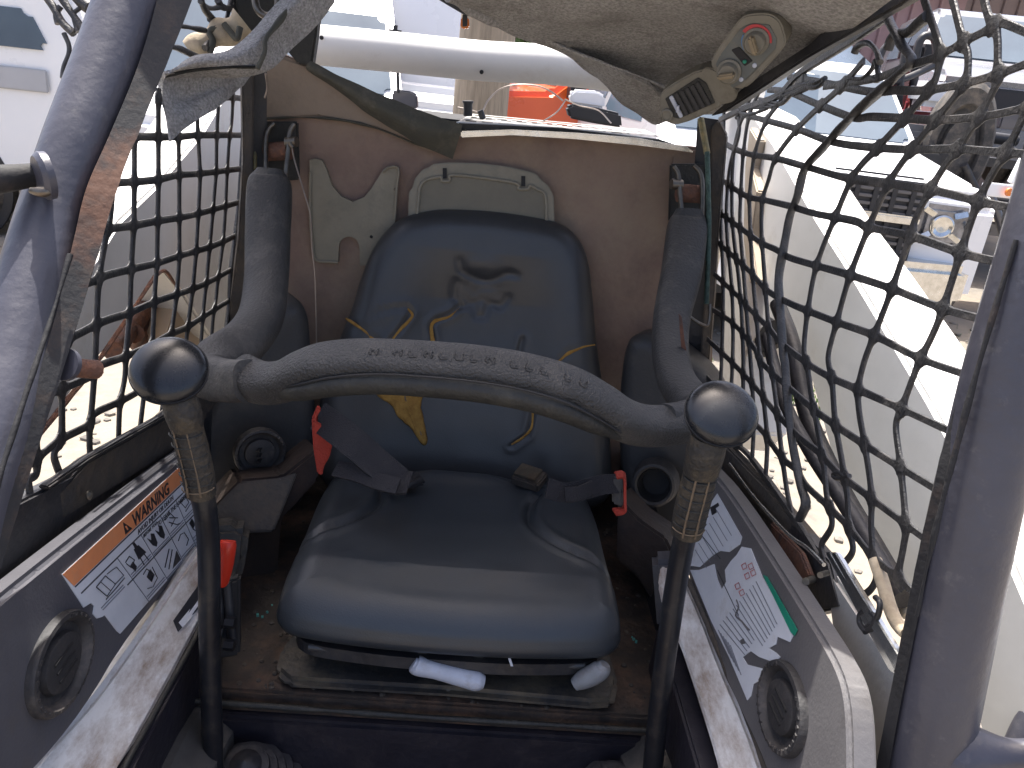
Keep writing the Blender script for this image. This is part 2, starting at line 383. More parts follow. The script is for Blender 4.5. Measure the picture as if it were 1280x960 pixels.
# ---- front posts
def post(cl, rad, d0, fl, name='front_post'):
    pts = [PD(x, y, d) for x, y, d in cl]
    p = tube(name, pts, rad, M['post'], cab, seg=28, smooth_n=10)
    return p
lp = post([(190, -70, .85), (163, 0, .83), (133, 83, .81), (98, 170, .785), (74, 235, .77), (54, 300, .755), (22, 430, .72), (-8, 540, .69), (-70, 720, .65)],
          [.0325, .0325, .032, .030, .0285, .029, .032, .033, .034], 0, None)
rp = post([(1345, 180, .66), (1308, 310, .67), (1263, 460, .69), (1228, 600, .71), (1206, 700, .725), (1186, 800, .74), (1167, 900, .755), (1152, 980, .77), (1136, 1080, .79)],
          [.036, .036, .036, .036, .0365, .037, .037, .037, .037], 0, None)
def flange(tri, th, material, name):
    """thin bar running beside a post: tri = [(x0,y0, x1,y1, depth)...] two edges"""
    bm = bmesh.new(); rows = []
    A = catmull([PD(a, b, d) for a, b, c, e, d in tri], 8); B = catmull([PD(c, e, d+.012) for a, b, c, e, d in tri], 8)
    for i, (p, q) in enumerate(zip(A, B)):
        w_ = noise.noise(q*40)*.0012
        n1 = (p-EYE).normalized()*th; n2 = (q-EYE).normalized()*th
        rows.append([bm.verts.new(p), bm.verts.new(q+(q-p).normalized()*w_), bm.verts.new(q+n2), bm.verts.new(p+n1)])
    for r1, r2 in zip(rows, rows[1:]):
        for k in range(4): bm.faces.new((r1[k], r1[(k+1) % 4], r2[(k+1) % 4], r2[k]))
    bm.faces.new(rows[0]); bm.faces.new(rows[-1][::-1])
    bmesh.ops.recalc_face_normals(bm, faces=bm.faces)
    return link(name, bm, material, cab, True, 40)
flange([(206, -70, 262, -70, .84), (196, 0, 240, 0, .82), (172, 83, 207, 83, .80), (137, 168, 171, 170, .775), (108, 235, 146, 236, .755), (92, 300, 126, 305, .742), (68, 400, 96, 408, .72), (32, 520, 54, 540, .685), (-2, 630, 16, 660, .66), (-50, 740, -26, 800, .64)], .03, M['flangeL'], 'post_flange')
flange([(1306, 170, 1284, 165, .66), (1272, 300, 1252, 300, .67), (1240, 400, 1224, 400, .68), (1202, 540, 1184, 540, .695), (1186, 600, 1168, 600, .70), (1162, 700, 1146, 700, .715), (1142, 800, 1126, 800, .73), (1122, 900, 1106, 900, .745), (1108, 980, 1092, 980, .76)], .02, M['postdark'], 'post_flange')
# raised weld bead beside the flange
for path in ([(88, 318, .724), (66, 392, .705), (38, 476, .68), (6, 575, .655), (-20, 660, .64)],
             [(1270, 300, .655), (1240, 400, .665), (1206, 520, .678), (1170, 660, .693), (1146, 770, .708)]):
    tube('weld_bead', [PD(*p) for p in path], .0022, M['postdark'], cab, seg=8, noise_amp=.0018)
# weld ring and brackets on the left post
rodL = tube('door_hinge_pin', [PD(-40, 228, .70), (PD(0, 224, .715)), PD(34, 219, .73), PD(62, 217, .74)], [.0125, .0125, .0115, .0105], M['postdark'], cab, seg=14, noise_amp=.002)
disc('pin_collar', PD(62, 219, .725), PD(0, 224, .715)-PD(62, 217, .74), [(.0, 0), (.021, 0), (.0215, .006), (.018, .010), (0, .010)], M['post'], cab)
tube('drip_weld', [PD(38, 238, .715), PD(52, 240, .715), PD(70, 237, .72)], [.003, .005, .003], M['steel'], cab, seg=10, noise_amp=.002)
stub = tube('latch_stub', [PD(76, 455, .735), PD(98, 460, .75), PD(121, 462, .77)], [.0115, .0095, .0088], M['rust'], cab, seg=14, noise_amp=.0015)
disc('stub_collar', PD(80, 455, .728), PD(121, 462, .77)-PD(80, 455, .73), [(0, 0), (.015, 0), (.015, .005), (.012, .007), (0, .007)], M['post'], cab)
# joint at the foot of the right post
tube('foot_joint', [PD(1190, 945, .76), PD(1205, 942, .745), PD(1262, 944, .73), PD(1320, 942, .72)], [.040, .032, .015, .015], M['post'], cab, seg=20)
# ---- upper rails
slab('upper_side_rail', Pl((.42, 1.0, ZE), (-1, -.5, -.35)), [(1098, -30), (1165, -30), (1128, 6), (1010, 72), (940, 118), (902, 142), (886, 146), (930, 108), (1010, 56)], .03, M['blackpaint'], cab, .003)
slab('rear_upright', Pl((-.43, 1.52, ZE), (.5, -1, 0)), [(284, -40), (346, -40), (346, 10), (350, 44), (318, 64), (296, 20)], .05, M['bardark'], cab, .004)
slab('window_header', Pl((0, 1.50, ZE), (0, -1, 0)), [(500, -30), (660, -30), (640, 30), (606, 22), (580, 18), (556, 4), (540, -6)], .03, M['blackpaint'], cab, .003)
slab('rear_corner_upright', Pl((-.30, 1.53, ZE), (0, -1, 0)), [(362, -20), (405, -40), (396, 40), (390, 82), (372, 80), (356, 60)], .03, M['bardark'], cab, .003)

# ---- rear panel of bare foam
slab('rear_panel', REAR, [(322, 50), (340, 62), (392, 84), (480, 128), (572, 164), (640, 166), (720, 170), (800, 178), (890, 186), (892, 300), (890, 640), (340, 640), (318, 300)], .03, M['backfoam'], cab, .006)
# light upper foam with its seam
slab('upper_foam', REAR, [(322, 46), (342, 66), (392, 82), (470, 122), (566, 162), (560, 186), (540, 190), (470, 160), (400, 146), (330, 150)], .012, M['tanfoam'], cab, .005, off=.012)
tube('foam_seam', [REAR.hit(x, y, .014) for x, y in [(324, 149), (370, 147), (420, 149), (470, 160), (520, 180), (562, 192)]], .0035, M['olive'], cab, seg=8, ry=.6, noise_amp=.002)
tube('foam_crease', [REAR.hit(x, y, .001) for x, y in [(842, 196), (838, 250), (842, 330), (836, 400)]], .003, M['backfoam'], cab, seg=8, noise_amp=.003)
# cloth flap hanging along the upper edge
sheet('cloth_flap', [[REAR.hit(388, 78, .03), REAR.hit(450, 108, .04), REAR.hit(520, 138, .045), REAR.hit(578, 156, .05)],
                     [REAR.hit(384, 82, .035), REAR.hit(452, 122, .05), REAR.hit(520, 158, .06), REAR.hit(574, 172, .05)],
                     [REAR.hit(386, 84, .02), REAR.hit(462, 142, .03), REAR.hit(530, 182, .03), REAR.hit(566, 196, .02)]], M['olive'], cab, 10, 6, .004, .006, 20)
# trim below the rear window and perforated ledge
slab('window_trim', Pl((0, 1.50, ZE), (0, -1, 0)), [(576, 164), (640, 162), (720, 166), (800, 173), (860, 184), (868, 191), (800, 182), (720, 174), (640, 169), (576, 172)], .012, M['chrome'], cab, .002)
slab('window_channel', Pl((0, 1.515, ZE), (0, -1, 0)), [(572, 154), (700, 160), (826, 175), (860, 186), (820, 184), (700, 171), (576, 166)], .02, M['bardark'], cab, .002)
slab('ledge_edge', Pl((0, 1.525, ZE), (0, -1, 0)), [(570, 152), (640, 155), (740, 163), (826, 174), (822, 179), (740, 171), (640, 162), (572, 159)], .006, M['armwhite'], cab, .001)
zl = REAR.hit(700, 157).z
def ledge():
    """perforated ledge plate: a grid of cells, the holes are real openings"""
    bm = bmesh.new()
    a0, a1, b0, b1 = PY(572, 152, 1.53), PY(828, 172, 1.53), PY(590, 142, 1.72), PY(806, 162, 1.72)
    nx, ny = 37, 9
    zz = (a0.z+a1.z)/2
    def P(i, j):
        s, t = i/nx, j/ny
        p = (a0.lerp(a1, s)).lerp(b0.lerp(b1, s), t); return p
    vs = {}
    for i in range(nx+1):
        for j in range(ny+1): vs[i, j] = bm.verts.new(P(i, j))
    for i in range(nx):
        for j in range(ny):
            if (i % 3 in (1, 2) and i > 0) and j % 3 == 1 or (i % 3 in (0, 1) and 0 < i < nx-1 and j in (5, 7)): continue
            bm.faces.new((vs[i, j], vs[i+1, j], vs[i+1, j+1], vs[i, j+1]))
    bmesh.ops.solidify(bm, geom=bm.faces[:], thickness=.0010)
    return link('perforated_ledge', bm, M['armwhite'], cab)
ledge()
boxo('ledge_backing', (.05, 1.66, zl-.016), (.50, .16, .008), M['dark'], cab)
slab('block_top', Pl((-.31, 1.19, ZE-.7), (.2, -.75, .6)), [(262, 640), (300, 602), (350, 597), (372, 590), (352, 640), (342, 664), (262, 668)], .02, M['rail'], cab, .003)
# ---- left side frame
slab('rear_window_frame', Pl((-.425, 1.45, ZE), (.4, -1, 0)), [(302, 90), (318, 90), (316, 250), (312, 408), (282, 430), (286, 396), (298, 300), (304, 200)], .03, M['rail'], cab, .003)
tube('brass_rod', [PD(x, y, 1.43) for x, y in [(323, 84), (320, 150), (318, 212)]], .0042, M['brass'], cab, seg=10)
tube('brass_rod', [PD(x, y, 1.40) for x, y in [(311, 330), (310, 380), (309, 404)]], .0048, M['greenrod'], cab, seg=10)
slab('door_pillar', Pl((-.42, 1.47, ZE), (.3, -1, 0)), [(316, 88), (334, 88), (334, 230), (318, 225), (312, 400), (300, 412), (308, 300)], .02, M['blackpaint'], cab, .003, off=-.012)
# sill of the left window: brown angle iron on a black wall
slab('window_sill', Pl((-.43, 1.0, ZE), (1, -.05, .0)), [(352, 392), (350, 402), (260, 520), (236, 552), (70, 656), (58, 632), (64, 626), (112, 576), (206, 523)], .02, M['rail'], cab, .003)
slab('sill_lip', Pl((-.423, 1.0, ZE), (1, -.05, .0)), [(350, 394), (206, 519), (112, 572), (60, 608), (62, 613), (114, 578), (208, 525), (350, 400)], .012, M['postdark'], cab, .002)
disc('rivet', Pl((-.428, 1.0, ZE), (1, 0, 0)).hit(110, 619), (1, 0, .1), [(0, 0), (.006, 0), (.006, .002), (.003, .0045), (0, .005)], M['steel'], cab, 16)
slab('lower_side_wall', Pl((-.44, 1.0, ZE), (1, 0, 0)), [(340, 410), (300, 560), (150, 650), (0, 760), (-120, 860), (-120, 700), (40, 620), (206, 535)], .02, M['blackpaint'], cab, .003)
# ---- right side frame
slab('rear_window_frame', Pl((.43, 1.47, ZE), (-.4, -1, 0)), [(898, 150), (908, 170), (900, 260), (892, 380), (884, 480), (872, 486), (880, 380), (888, 260), (888, 160)], .03, M['rail'], cab, .003)
tube('brass_rod', [PD(x, y, 1.40) for x, y in [(876, 148), (880, 170), (884, 192)]], .0058, M['brass'], cab, seg=10)
tube('green_tinged_rod', [PD(x, y, 1.39) for x, y in [(884, 190), (886, 290), (883, 380)]], .0045, M['greenrod'], cab, seg=10)
slab('door_pillar', Pl((.425, 1.49, ZE), (-.3, -1, 0)), [(872, 146), (900, 150), (898, 260), (892, 400), (880, 500), (846, 480), (862, 300)], .02, M['blackpaint'], cab, .003)
tube('seat_belt_guide', [PD(x, y, 1.33) for x, y in [(854, 388), (862, 396), (878, 406), (886, 404), (888, 380)]], .0028, M['steel'], cab, seg=8)
slab('window_sill', Pl((.445, 1.0, ZE), (-1, -.05, .0)), [(874, 480), (905, 556), (960, 612), (1032, 700), (1026, 704), (1000, 700), (950, 640), (905, 590), (868, 500)], .02, M['rail'], cab, .003)
slab('lower_side_wall', Pl((.45, 1.0, ZE), (-1, 0, 0)), [(868, 505), (908, 560), (1035, 702), (1050, 760), (1000, 770), (895, 620), (870, 560)], .02, M['blackpaint'], cab, .003)
tube('chrome_wire_rod', [PX(x, y, .432) for x, y in [(912, 580), (940, 618), (970, 652), (990, 672), (1010, 686), (1030, 706)]], .0026, M['chrome'], cab, seg=8)
for k, o_ in enumerate((0, 7)):
    slab('window_track', Pl((.446-.004*k, 1.0, ZE), (-1, -.1, .1)), [(1030+o_, 690), (1037+o_, 690), (1126+o_-4, 828), (1122+o_-4, 842), (1114+o_-4, 838)], .008, M['chrome'], cab, .0015)
for k, (x, y) in enumerate([(1034, 716), (1016, 724), (985, 712)]):
    tube('track_bolt', [PX(x, y, .43), PX(x-9, y+3, .415)], .0035+.001*k, M['steel'], cab, seg=10, smooth_n=0)
slab('latch_plate', Pl((.436, 1.0, ZE), (-1, 0, 0)), [(962, 652), (1000, 690), (1012, 720), (998, 730), (985, 716), (968, 690)], .008, M['rust'], cab, .002)
# outer light grey side plate beyond the right panel
slab('outer_side_plate', Pl((.452, .9, ZE), (-1, 0, 0)), [(1030, 702), (1122, 842), (1118, 900), (1100, 1010), (1055, 1020), (1062, 900), (1040, 790)], .02, M['outergrey'], cab, .004)

# ---- interior side panels of moulded grey plastic
LP = Pl((-.405, .9, ZE-.5), (1, 0, .12))
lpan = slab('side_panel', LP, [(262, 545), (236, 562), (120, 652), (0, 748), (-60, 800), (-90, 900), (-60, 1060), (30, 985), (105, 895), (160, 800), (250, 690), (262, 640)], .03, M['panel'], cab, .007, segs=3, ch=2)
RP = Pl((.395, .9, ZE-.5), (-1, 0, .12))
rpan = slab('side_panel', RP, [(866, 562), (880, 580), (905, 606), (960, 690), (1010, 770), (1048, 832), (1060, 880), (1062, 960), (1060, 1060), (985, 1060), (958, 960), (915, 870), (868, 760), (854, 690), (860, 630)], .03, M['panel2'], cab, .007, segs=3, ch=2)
# round vents in the panels
def vent(name, pl, px, py, r, off=.003, sx=1, sy=1, hole=False, up=(0, 0, 1), m1='vent'):
    c = pl.hit(px, py, off)
    v = disc(name, c, pl.n, [(0, -.012), (r*.98, -.012), (r, .002), (r*.97, .006), (r*.88, .007), (r*.80, .003), (r*.76, -.002), (r*.60, -.003), (r*.57, .004), (r*.52, .005), (0, .0045)], M[m1], cab, 48, sx, sy)
    bm = bmesh.new()
    for k in range(30):
        a = 2*math.pi*k/30
        if 1.2 < a < 2.2: continue
        p = c + pl.u*(r*.9*sx*math.cos(a)) + pl.v*(r*.9*sy*math.sin(a)) + pl.n*.006
        box(bm, p, (r*.07, r*.07, r*.12), Matrix.Rotation(a, 4, 'X'), 0)
    link('rim_tooth', bm, M[m1], v)
    bm = bmesh.new()
    for k in (-1, 0, 1):
        p = c + pl.v*(k*r*.22) + pl.n*.0035
        box(bm, p, (.006, r*.75, r*.06), None, 0)
    link('vane', bm, M['dark'], v)
    return v
vl = vent('air_vent', LP, 76, 828, .048, sx=1.28); vl['label'] = 'round vent in the left side panel'
vr = vent('air_vent', RP, 978, 884, .045, sx=1.24); vr['label'] = 'round vent in the right side panel'
# long white rails under the panels
LR = Pl((-.36, .9, ZE-.72), (.75, -.1, .65)); RR = Pl((.35, .9, ZE-.72), (-.75, -.1, .65))
wr = slab('floor_rail', LR, [(262, 668), (262, 760), (246, 790), (205, 868), (160, 950), (110, 1040), (-40, 1060), (40, 956), (100, 890), (120, 868), (190, 770), (240, 694)], .05, M['whitepaint'], cab, .010, segs=4, ch=1)
wr2 = slab('floor_rail', RR, [(822, 700), (852, 712), (876, 762), (905, 838), (932, 898), (968, 1000), (960, 1060), (915, 1060), (896, 960), (872, 880), (846, 800), (818, 740)], .05, M['whitepaint'], cab, .010, segs=4, ch=1)
tube('rail_seam', [LR.hit(x, y, .003) for x, y in [(262, 745), (246, 792), (206, 866), (160, 950), (120, 1030)]], .0035, M['bardark'], cab, seg=8)
tube('rail_seam', [RR.hit(x, y, .003) for x, y in [(850, 705), (880, 770), (910, 842), (936, 902), (968, 990)]], .004, M['rail'], cab, seg=8, noise_amp=.002)
# arrow sticker on the white rail
AR = [(218, 770), (218, 789), (262, 742), (262, 716)]
slab('arrow_sticker', LR, [(216, 776), (222, 790), (262, 744), (262, 716), (250, 728)], .0012, M['ink'], cab, off=.0018)
slab('arrow', LR, [(222, 779), (236, 762), (234, 768), (256, 738), (257, 742), (238, 770), (242, 768), (227, 785)], .001, M['decal'], cab, off=.0026)

# ---- rear corner consoles
CL = Pl((-.40, 1.22, ZE-.5), (.82, -.57, .05)); CRr = Pl((.40, 1.25, ZE-.5), (-.82, -.57, .05))
pillow('side_console', Pl((-.33, 1.38, ZE-.5), (.45, -.9, .1)), [(318, 395), (350, 380), (376, 378), (388, 396), (392, 430), (398, 520), (392, 590), (372, 640), (300, 660), (250, 640), (246, 540), (290, 450)], roundprof(.03, .10), M['console'], cab)
vent('console_vent', Pl((-.345, 1.30, ZE-.5), (.45, -.9, .1)), 325, 566, .045, .012)
co = pillow('side_console', Pl((.33, 1.42, ZE-.5), (-.45, -.9, .1)), [(782, 428), (796, 420), (812, 420), (850, 440), (900, 500), (898, 620), (880, 680), (840, 690), (800, 655), (774, 600), (770, 520), (774, 460)], roundprof(.03, .10), M['console'], cab)
cup = Pl((.325, 1.38, ZE-.5), (-.35, -.9, .15))
c = cup.hit(817, 607, .02)
disc('cup_hole', c, cup.n, [(0, -.09), (.026, -.09), (.0275, 0), (.031, .004), (.035, .002), (.037, -.012), (.040, -.03)], M['vent'], cab, 48, 1.12, 1.2)
disc('hole_dark', c, cup.n, [(0, -.03), (.0272, -.03), (.0268, -.002), (.0262, -.001), (.022, -.028), (0, -.029)], M['dark'], cab, 48, 1.12, 1.2)
# blocks beside the seat
slab('side_block', Pl((-.31, 1.2, ZE-.7), (.4, -.9, .25)), [(262, 640), (300, 600), (352, 596), (398, 560), (398, 600), (352, 650), (344, 760), (300, 780), (262, 740)], .10, M['rustdark'], cab, .005)
slab('side_block', Pl((-.325, 1.08, ZE-.7), (.2, -.95, .25)), [(256, 662), (296, 658), (310, 668), (308, 700), (300, 728), (284, 735), (256, 730)], .06, M['plate'], cab, .010)
slab('side_block', Pl((.31, 1.2, ZE-.7), (-.4, -.9, .25)), [(772, 620), (800, 650), (832, 672), (845, 700), (850, 740), (820, 760), (795, 720), (770, 700)], .10, M['rustdark'], cab, .005)
slab('side_block', Pl((.325, 1.08, ZE-.7), (-.2, -.95, .25)), [(815, 702), (850, 700), (858, 760), (850, 800), (822, 790)], .06, M['panel'], cab, .010)

# ---- platform the seat stands on
ZP = ZE-.86
PT = Pl((0, 1.2, ZP), (0, 0, 1), (0, 1, 0))
yf = PT.hit(560, 880).y
bm = bmesh.new(); box(bm, (0, (yf+1.56)/2, ZP-.02), (.80, 1.56-yf, .04), None, .004)
me = bpy.data.meshes.new('platform'); bm.to_mesh(me); bm.free()
link('platform', me, M['platform'], cab)
boxo('platform_front', (0, yf+.004, ZP-.27), (.79, .03, .46), M['platface'], cab, bev=.006)
tube('platform_lip', [V((-.38, yf-.013, ZP-.012)), V((0, yf-.013, ZP-.014)), V((.38, yf-.013, ZP-.012))], .004, M['bardark'], cab, seg=8, noise_amp=.002)
boxo('cab_floor', (0, .62, .58), (.86, .78, .03), M['platform'], cab)
for s in (-1, 1):
    boxo('inner_wall', (s*.375, 1.16, ZE-.98), (.03, 1.0, .44), M['blackpaint'], cab)
    boxo('kick_wall', (s*.345, .62, ZE-.93), (.03, .74, .30), M['platface'], cab)
# scabs of dirt, glass crumbs, and a hole in the platform
bm = bmesh.new(); rnd = random.Random(3)
for k in range(260):
    a = rnd.random(); x = rnd.uniform(-.36, .36); y = rnd.uniform(yf+.005, yf+.17 if abs(x) < .26 else 1.45)
    s = rnd.uniform(.0015, .0055)
    r = bmesh.ops.create_icosphere(bm, subdivisions=1, radius=s)
    for v in r['verts']: v.co = V((v.co.x, v.co.y, v.co.z*.5)) + V((x, y, ZP+s*.2))
db = link('dirt_crumbs', bm, M['rail'], cab); db['kind'] = 'stuff'
gr = random.Random(5)
for px, py, g in [(1075/3+200-0, 0, 0)]: pass
bm = bmesh.new()
for px, py in [(792, 800), (795, 803), (762, 862), (790, 797), (764, 858), (322, 770), (334, 766), (328, 772), (340, 757)]:
    p = PT.hit(px, py); s = gr.uniform(.002, .004)
    box(bm, (p.x, p.y, ZP+s*.5), (s, s*1.2, s), Matrix.Rotation(gr.random()*3, 4, 'Z'))
db = link('glass_crumbs', bm, mat('green_glass', (.12, .38, .34), (.08, .28, .25), 40, .2), cab); db['kind'] = 'stuff'
disc('drain_hole', PT.hit(308, 836, .002), (0, 0, 1), [(0, -.01), (.011, -.01), (.013, .0005), (.019, .002), (.021, -.002)], M['dark'], cab, 24, 1.3, 1)
# rubber boots round the lever feet
def boot(px, py, lab):
    c = Pl((0, yf-.06, 0), (0, -1, 0)).hit(px, py)
    prof = [(.085, -.16), (.084, -.085)]
    for k in range(6):
        r = .078-.010*k; z = -.075+.016*k
        prof += [(r+.004, z), (r+.003, z+.006), (r-.006, z+.009), (r-.008, z+.013)]
    prof.append((0, .03))
    o = disc('lever_boot', c, (0, -.35, .94), prof, M['rubber'], cab, 48, up=(0, 1, 0)); o['label'] = lab
boot(308, 962, 'ribbed rubber boot at the left lever foot'); boot(770, 985, 'ribbed rubber boot at the right lever foot')
# =================================================================== PLATES ON THE REAR PANEL
RP1 = Pl((0, 1.535, ZE-.4), (0, -1, 0))
w1 = thing('bracket_plate', 'beige plastic plate with two horns and an arched notch on the brown rear panel', 'plate', RP1.hit(436, 330))
def c5(l): return [(280+x/3.2, 140+y/3.2) for x, y in l]
arch = [(542, 540)] + [(500+41*math.cos(a), 540-41*math.sin(a)) for a in [math.pi*k/10 for k in range(0, 11)]]
slab('plate_face', RP1, c5([(342, 192), (365, 186), (392, 194), (408, 225), (432, 295), (468, 338), (515, 359), (560, 342), (590, 305), (640, 226), (665, 220), (699, 226), (692, 300), (684, 430), (676, 614), (543, 614)] + arch + [(457, 602), (366, 594), (352, 520), (344, 400)]), .010, M['beige'], w1, .003)
tube('edge_bead', [RP1.hit(*p, .004) for p in c5([(636, 240), (660, 222), (697, 228), (690, 310), (683, 430)])], .0035, M['beige'], w1, seg=8, ry=.7)
tube('edge_bead', [RP1.hit(*p, .002) for p in c5([(345, 240), (345, 400), (354, 540), (368, 592), (420, 600), (456, 602)])], .003, M['beige'], w1, seg=8, ry=.7)
disc('screw', RP1.hit(494, 237, .003), (0, -1, 0), [(0, 0), (.003, 0), (.002, .002), (0, .002)], M['steel'], w1, 12)
disc('screw', RP1.hit(464, 296, .001), (0, -1, 0), [(0, 0), (.003, 0), (.002, .002), (0, .002)], M['dark'], w1, 12)

HP = Pl((0, 1.515, ZE-.3), (0, -1, .12))
h1 = thing('head_plate', 'beige cover plate with raised rim and two slots above the seat back', 'plate', HP.hit(604, 240))
out = [(510, 275), (511, 240), (516, 234), (518, 224), (528, 212), (537, 209), (540, 205), (562, 203), (600, 204), (640, 209), (670, 217), (676, 224), (686, 233), (692, 244), (694, 300), (600, 300)]
slab('back_plate', HP, out, .010, M['beige'], h1, .002)
inn = [(521, 276), (524, 240), (527, 230), (535, 224), (551, 221), (552, 226), (562, 226), (564, 219), (600, 222), (645, 229), (648, 236), (660, 236), (662, 232), (672, 237), (682, 247), (683, 300), (600, 300)]
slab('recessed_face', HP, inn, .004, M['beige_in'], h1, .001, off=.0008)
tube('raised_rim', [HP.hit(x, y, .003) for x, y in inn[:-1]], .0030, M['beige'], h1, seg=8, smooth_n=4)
for x in ((556, 217), (654, 227)):
    slab('slot', HP, [(x[0]-2.5, x[1]-7), (x[0]+2.5, x[1]-7), (x[0]+2.5, x[1]+6), (x[0]-2.5, x[1]+6)], .003, M['dark'], h1, off=.003)

# =================================================================== SEAT
seat = thing('operator_seat', 'dark blue grey vinyl loader seat with torn backrest showing yellow foam', 'seat', (-.05, 1.2, ZP))
BK = Pl((-.02, 1.37, ZE-.70), (0, -.965, .26))
bout = [(536, 263), (570, 261), (620, 264), (668, 271), (700, 279), (722, 296), (735, 325), (741, 370), (745, 420), (752, 470), (760, 520), (764, 570), (758, 625), (700, 640), (580, 632), (470, 622), (408, 606), (398, 560), (400, 500), (418, 440), (438, 390), (452, 345), (470, 305), (498, 275)]
bq = [BK.loc(BK.hit(x, y, -.035)) for x, y in bout]; bcx = sum(p[0] for p in bq)/len(bq); bhi = max(p[1] for p in bq); blo = min(p[1] for p in bq)
emb = BK.pts([(600, 360)])[0]
hornL, hornR = BK.pts([(574, 330)])[0], BK.pts([(640, 345)])[0]
sag = BK.pts([(604, 340)])[0]
def gs(x, y, c, sx, sy): return math.exp(-((x-c[0])/sx)**2-((y-c[1])/sy)**2)
creases = [[(432, 400), (450, 412), (468, 425), (476, 434)], [(484, 430), (500, 412), (514, 392), (508, 384), (490, 386), (464, 392)],
           [(541, 425), (538, 408), (545, 400), (562, 394), (574, 384)], [(700, 450), (716, 438), (744, 432)], [(640, 560), (660, 545), (666, 520), (668, 500)],
           [(654, 425), (650, 440), (652, 460)]]
crp = [[V((*p, 0)) for p in BK.pts(c)] for c in creases]
def segd(p, a, b):
    ab = b-a; t = max(0, min(1, (p-a).dot(ab)/ab.dot(ab))); return (p-a-ab*t).length
arcp = catmull([V((*p, 0)) for p in BK.pts([(574, 326), (578, 338), (592, 346), (608, 350), (622, 348), (634, 341), (645, 344)])], 5)
blob = [V((*p, 0)) for p in BK.pts([(570, 352), (566, 372), (578, 384), (592, 380), (596, 396), (606, 396), (612, 380), (626, 384), (636, 372)])]
def bdisp(x, y):
    h = 0
    # hollow below the rolled upper border
    t = (y-blo)/(bhi-blo)
    h -= .020*math.exp(-((x-bcx)/.13)**4)*max(0, min(1, (.86-t)/.16))*1.0
    h -= .010*gs(x, y, (bcx, blo+.62*(bhi-blo)), .12, .12)
    h += .006*gs(x, y, (sag[0], sag[1]+.012), .035, .018)
    p = V((x, y, 0))
    if abs(x-emb[0]) < .12 and abs(y-emb[1]) < .12:
        d = min(segd(p, a, b) for a, b in zip(arcp, arcp[1:])); h -= .0056*math.exp(-(d/.007)**2)
        d = min(segd(p, a, b) for a, b in zip(blob, blob[1:])); h -= .0038*math.exp(-(d/.007)**2)
        h -= .005*gs(x, y, emb, .045, .030); h += .0025*noise.noise(p*75)*gs(x, y, emb, .05, .045)
    for c in crp:
        d = min(segd(p, a, b) for a, b in zip(c, c[1:]))
        if d < .04: h -= .0035*math.exp(-(d/.004)**2); h += .0018*math.exp(-((d-.009)/.006)**2)
    h += .0012*noise.noise(V((x*16, y*16, 3)))
    return h
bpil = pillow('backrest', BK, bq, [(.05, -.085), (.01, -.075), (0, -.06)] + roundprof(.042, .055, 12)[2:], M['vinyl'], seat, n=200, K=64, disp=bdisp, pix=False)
# torn foam: gaps with yellow foam lips following the cracks
def tear(pl, pxs, wid, off, name='torn_foam', material='foam_y', parent=None, disp=None):
    P = []
    for x, y in pxs:
        a, b = pl.loc(pl.hit(x, y)); P.append(pl.at(a, b, off+(disp(a, b) if disp else 0)))
    return tube(name, P, wid, M[material], parent or seat, seg=8, smooth_n=6, ref=pl.n, ry=.5, noise_amp=.0022)
def bd0(a, b): return bdisp(a, b)+.0015
tear(BK, [(432, 398), (442, 404), (456, 414), (468, 426), (478, 437)], [.0016, .0036, .0030, .0034, .0038], 0, disp=bd0)
tear(BK, [(480, 438), (492, 422), (500, 412), (510, 402), (515, 394), (509, 386)], [.003, .0022, .0024, .0018, .0016, .001], 0, disp=bd0)
tear(BK, [(541, 432), (538, 412), (541, 403), (550, 400), (562, 396), (574, 385)], [.0036, .0034, .0040, .003, .0022, .001], 0, disp=bd0)
tear(BK, [(698, 452), (712, 441), (728, 434), (744, 431)], [.0015, .0030, .0022, .0013], 0, disp=bd0)
tear(BK, [(669, 492), (667, 515), (665, 535), (655, 548), (640, 558)], [.0036, .0030, .0022, .0016, .001], 0, disp=bd0)
# the large ragged flap of foam below the bar
fp = [(462, 470), (530, 468), (528, 490), (524, 508), (527, 525), (532, 552), (528, 556), (514, 535), (500, 522), (490, 505), (478, 497), (470, 490)]
q = []
for i, (x, y) in enumerate(fp): q.append(BK.loc(BK.hit(x, y)))
ca = BK.loc(BK.hit(505, 500)); 
bm = bmesh.new()
cv = catmull([V((*p, 0)) for p in q], 6, True)
ring0 = []; rings = []
cc = V((*ca, 0))
for s in (1.0, .94, .8, .6, .4, .2):
    rr = []
    for i, p in enumerate(cv):
        z = cc.lerp(p, s); jag = noise.noise(p*120)*.003*(s > .7)
        h = bdisp(z.x, z.y)+(.0 if s == 1 else .004+.004*noise.noise(z*60)) + .0015
        zz = z + (p-cc).normalized()*jag
        rr.append(bm.verts.new(BK.at(zz.x, zz.y, h)))
    rings.append(rr)
for A, B in zip(rings, rings[1:]):
    for i in range(len(A)): bm.faces.new((A[i], A[(i+1) % len(A)], B[(i+1) % len(A)], B[i]))
bm.faces.new(rings[-1])
bmesh.ops.recalc_face_normals(bm, faces=bm.faces); bmesh.ops.solidify(bm, geom=bm.faces[:], thickness=.003)
tf = link('torn_foam', bm, M['foam_y'], seat, True); tf['label'] = 'large ragged yellow foam tear in the middle of the backrest'
tear(BK, [(505, 488), (508, 505), (518, 520), (526, 545)], [.0016, .002, .002, .001], .006, 'foam_crack', 'stitch', None, bd0)

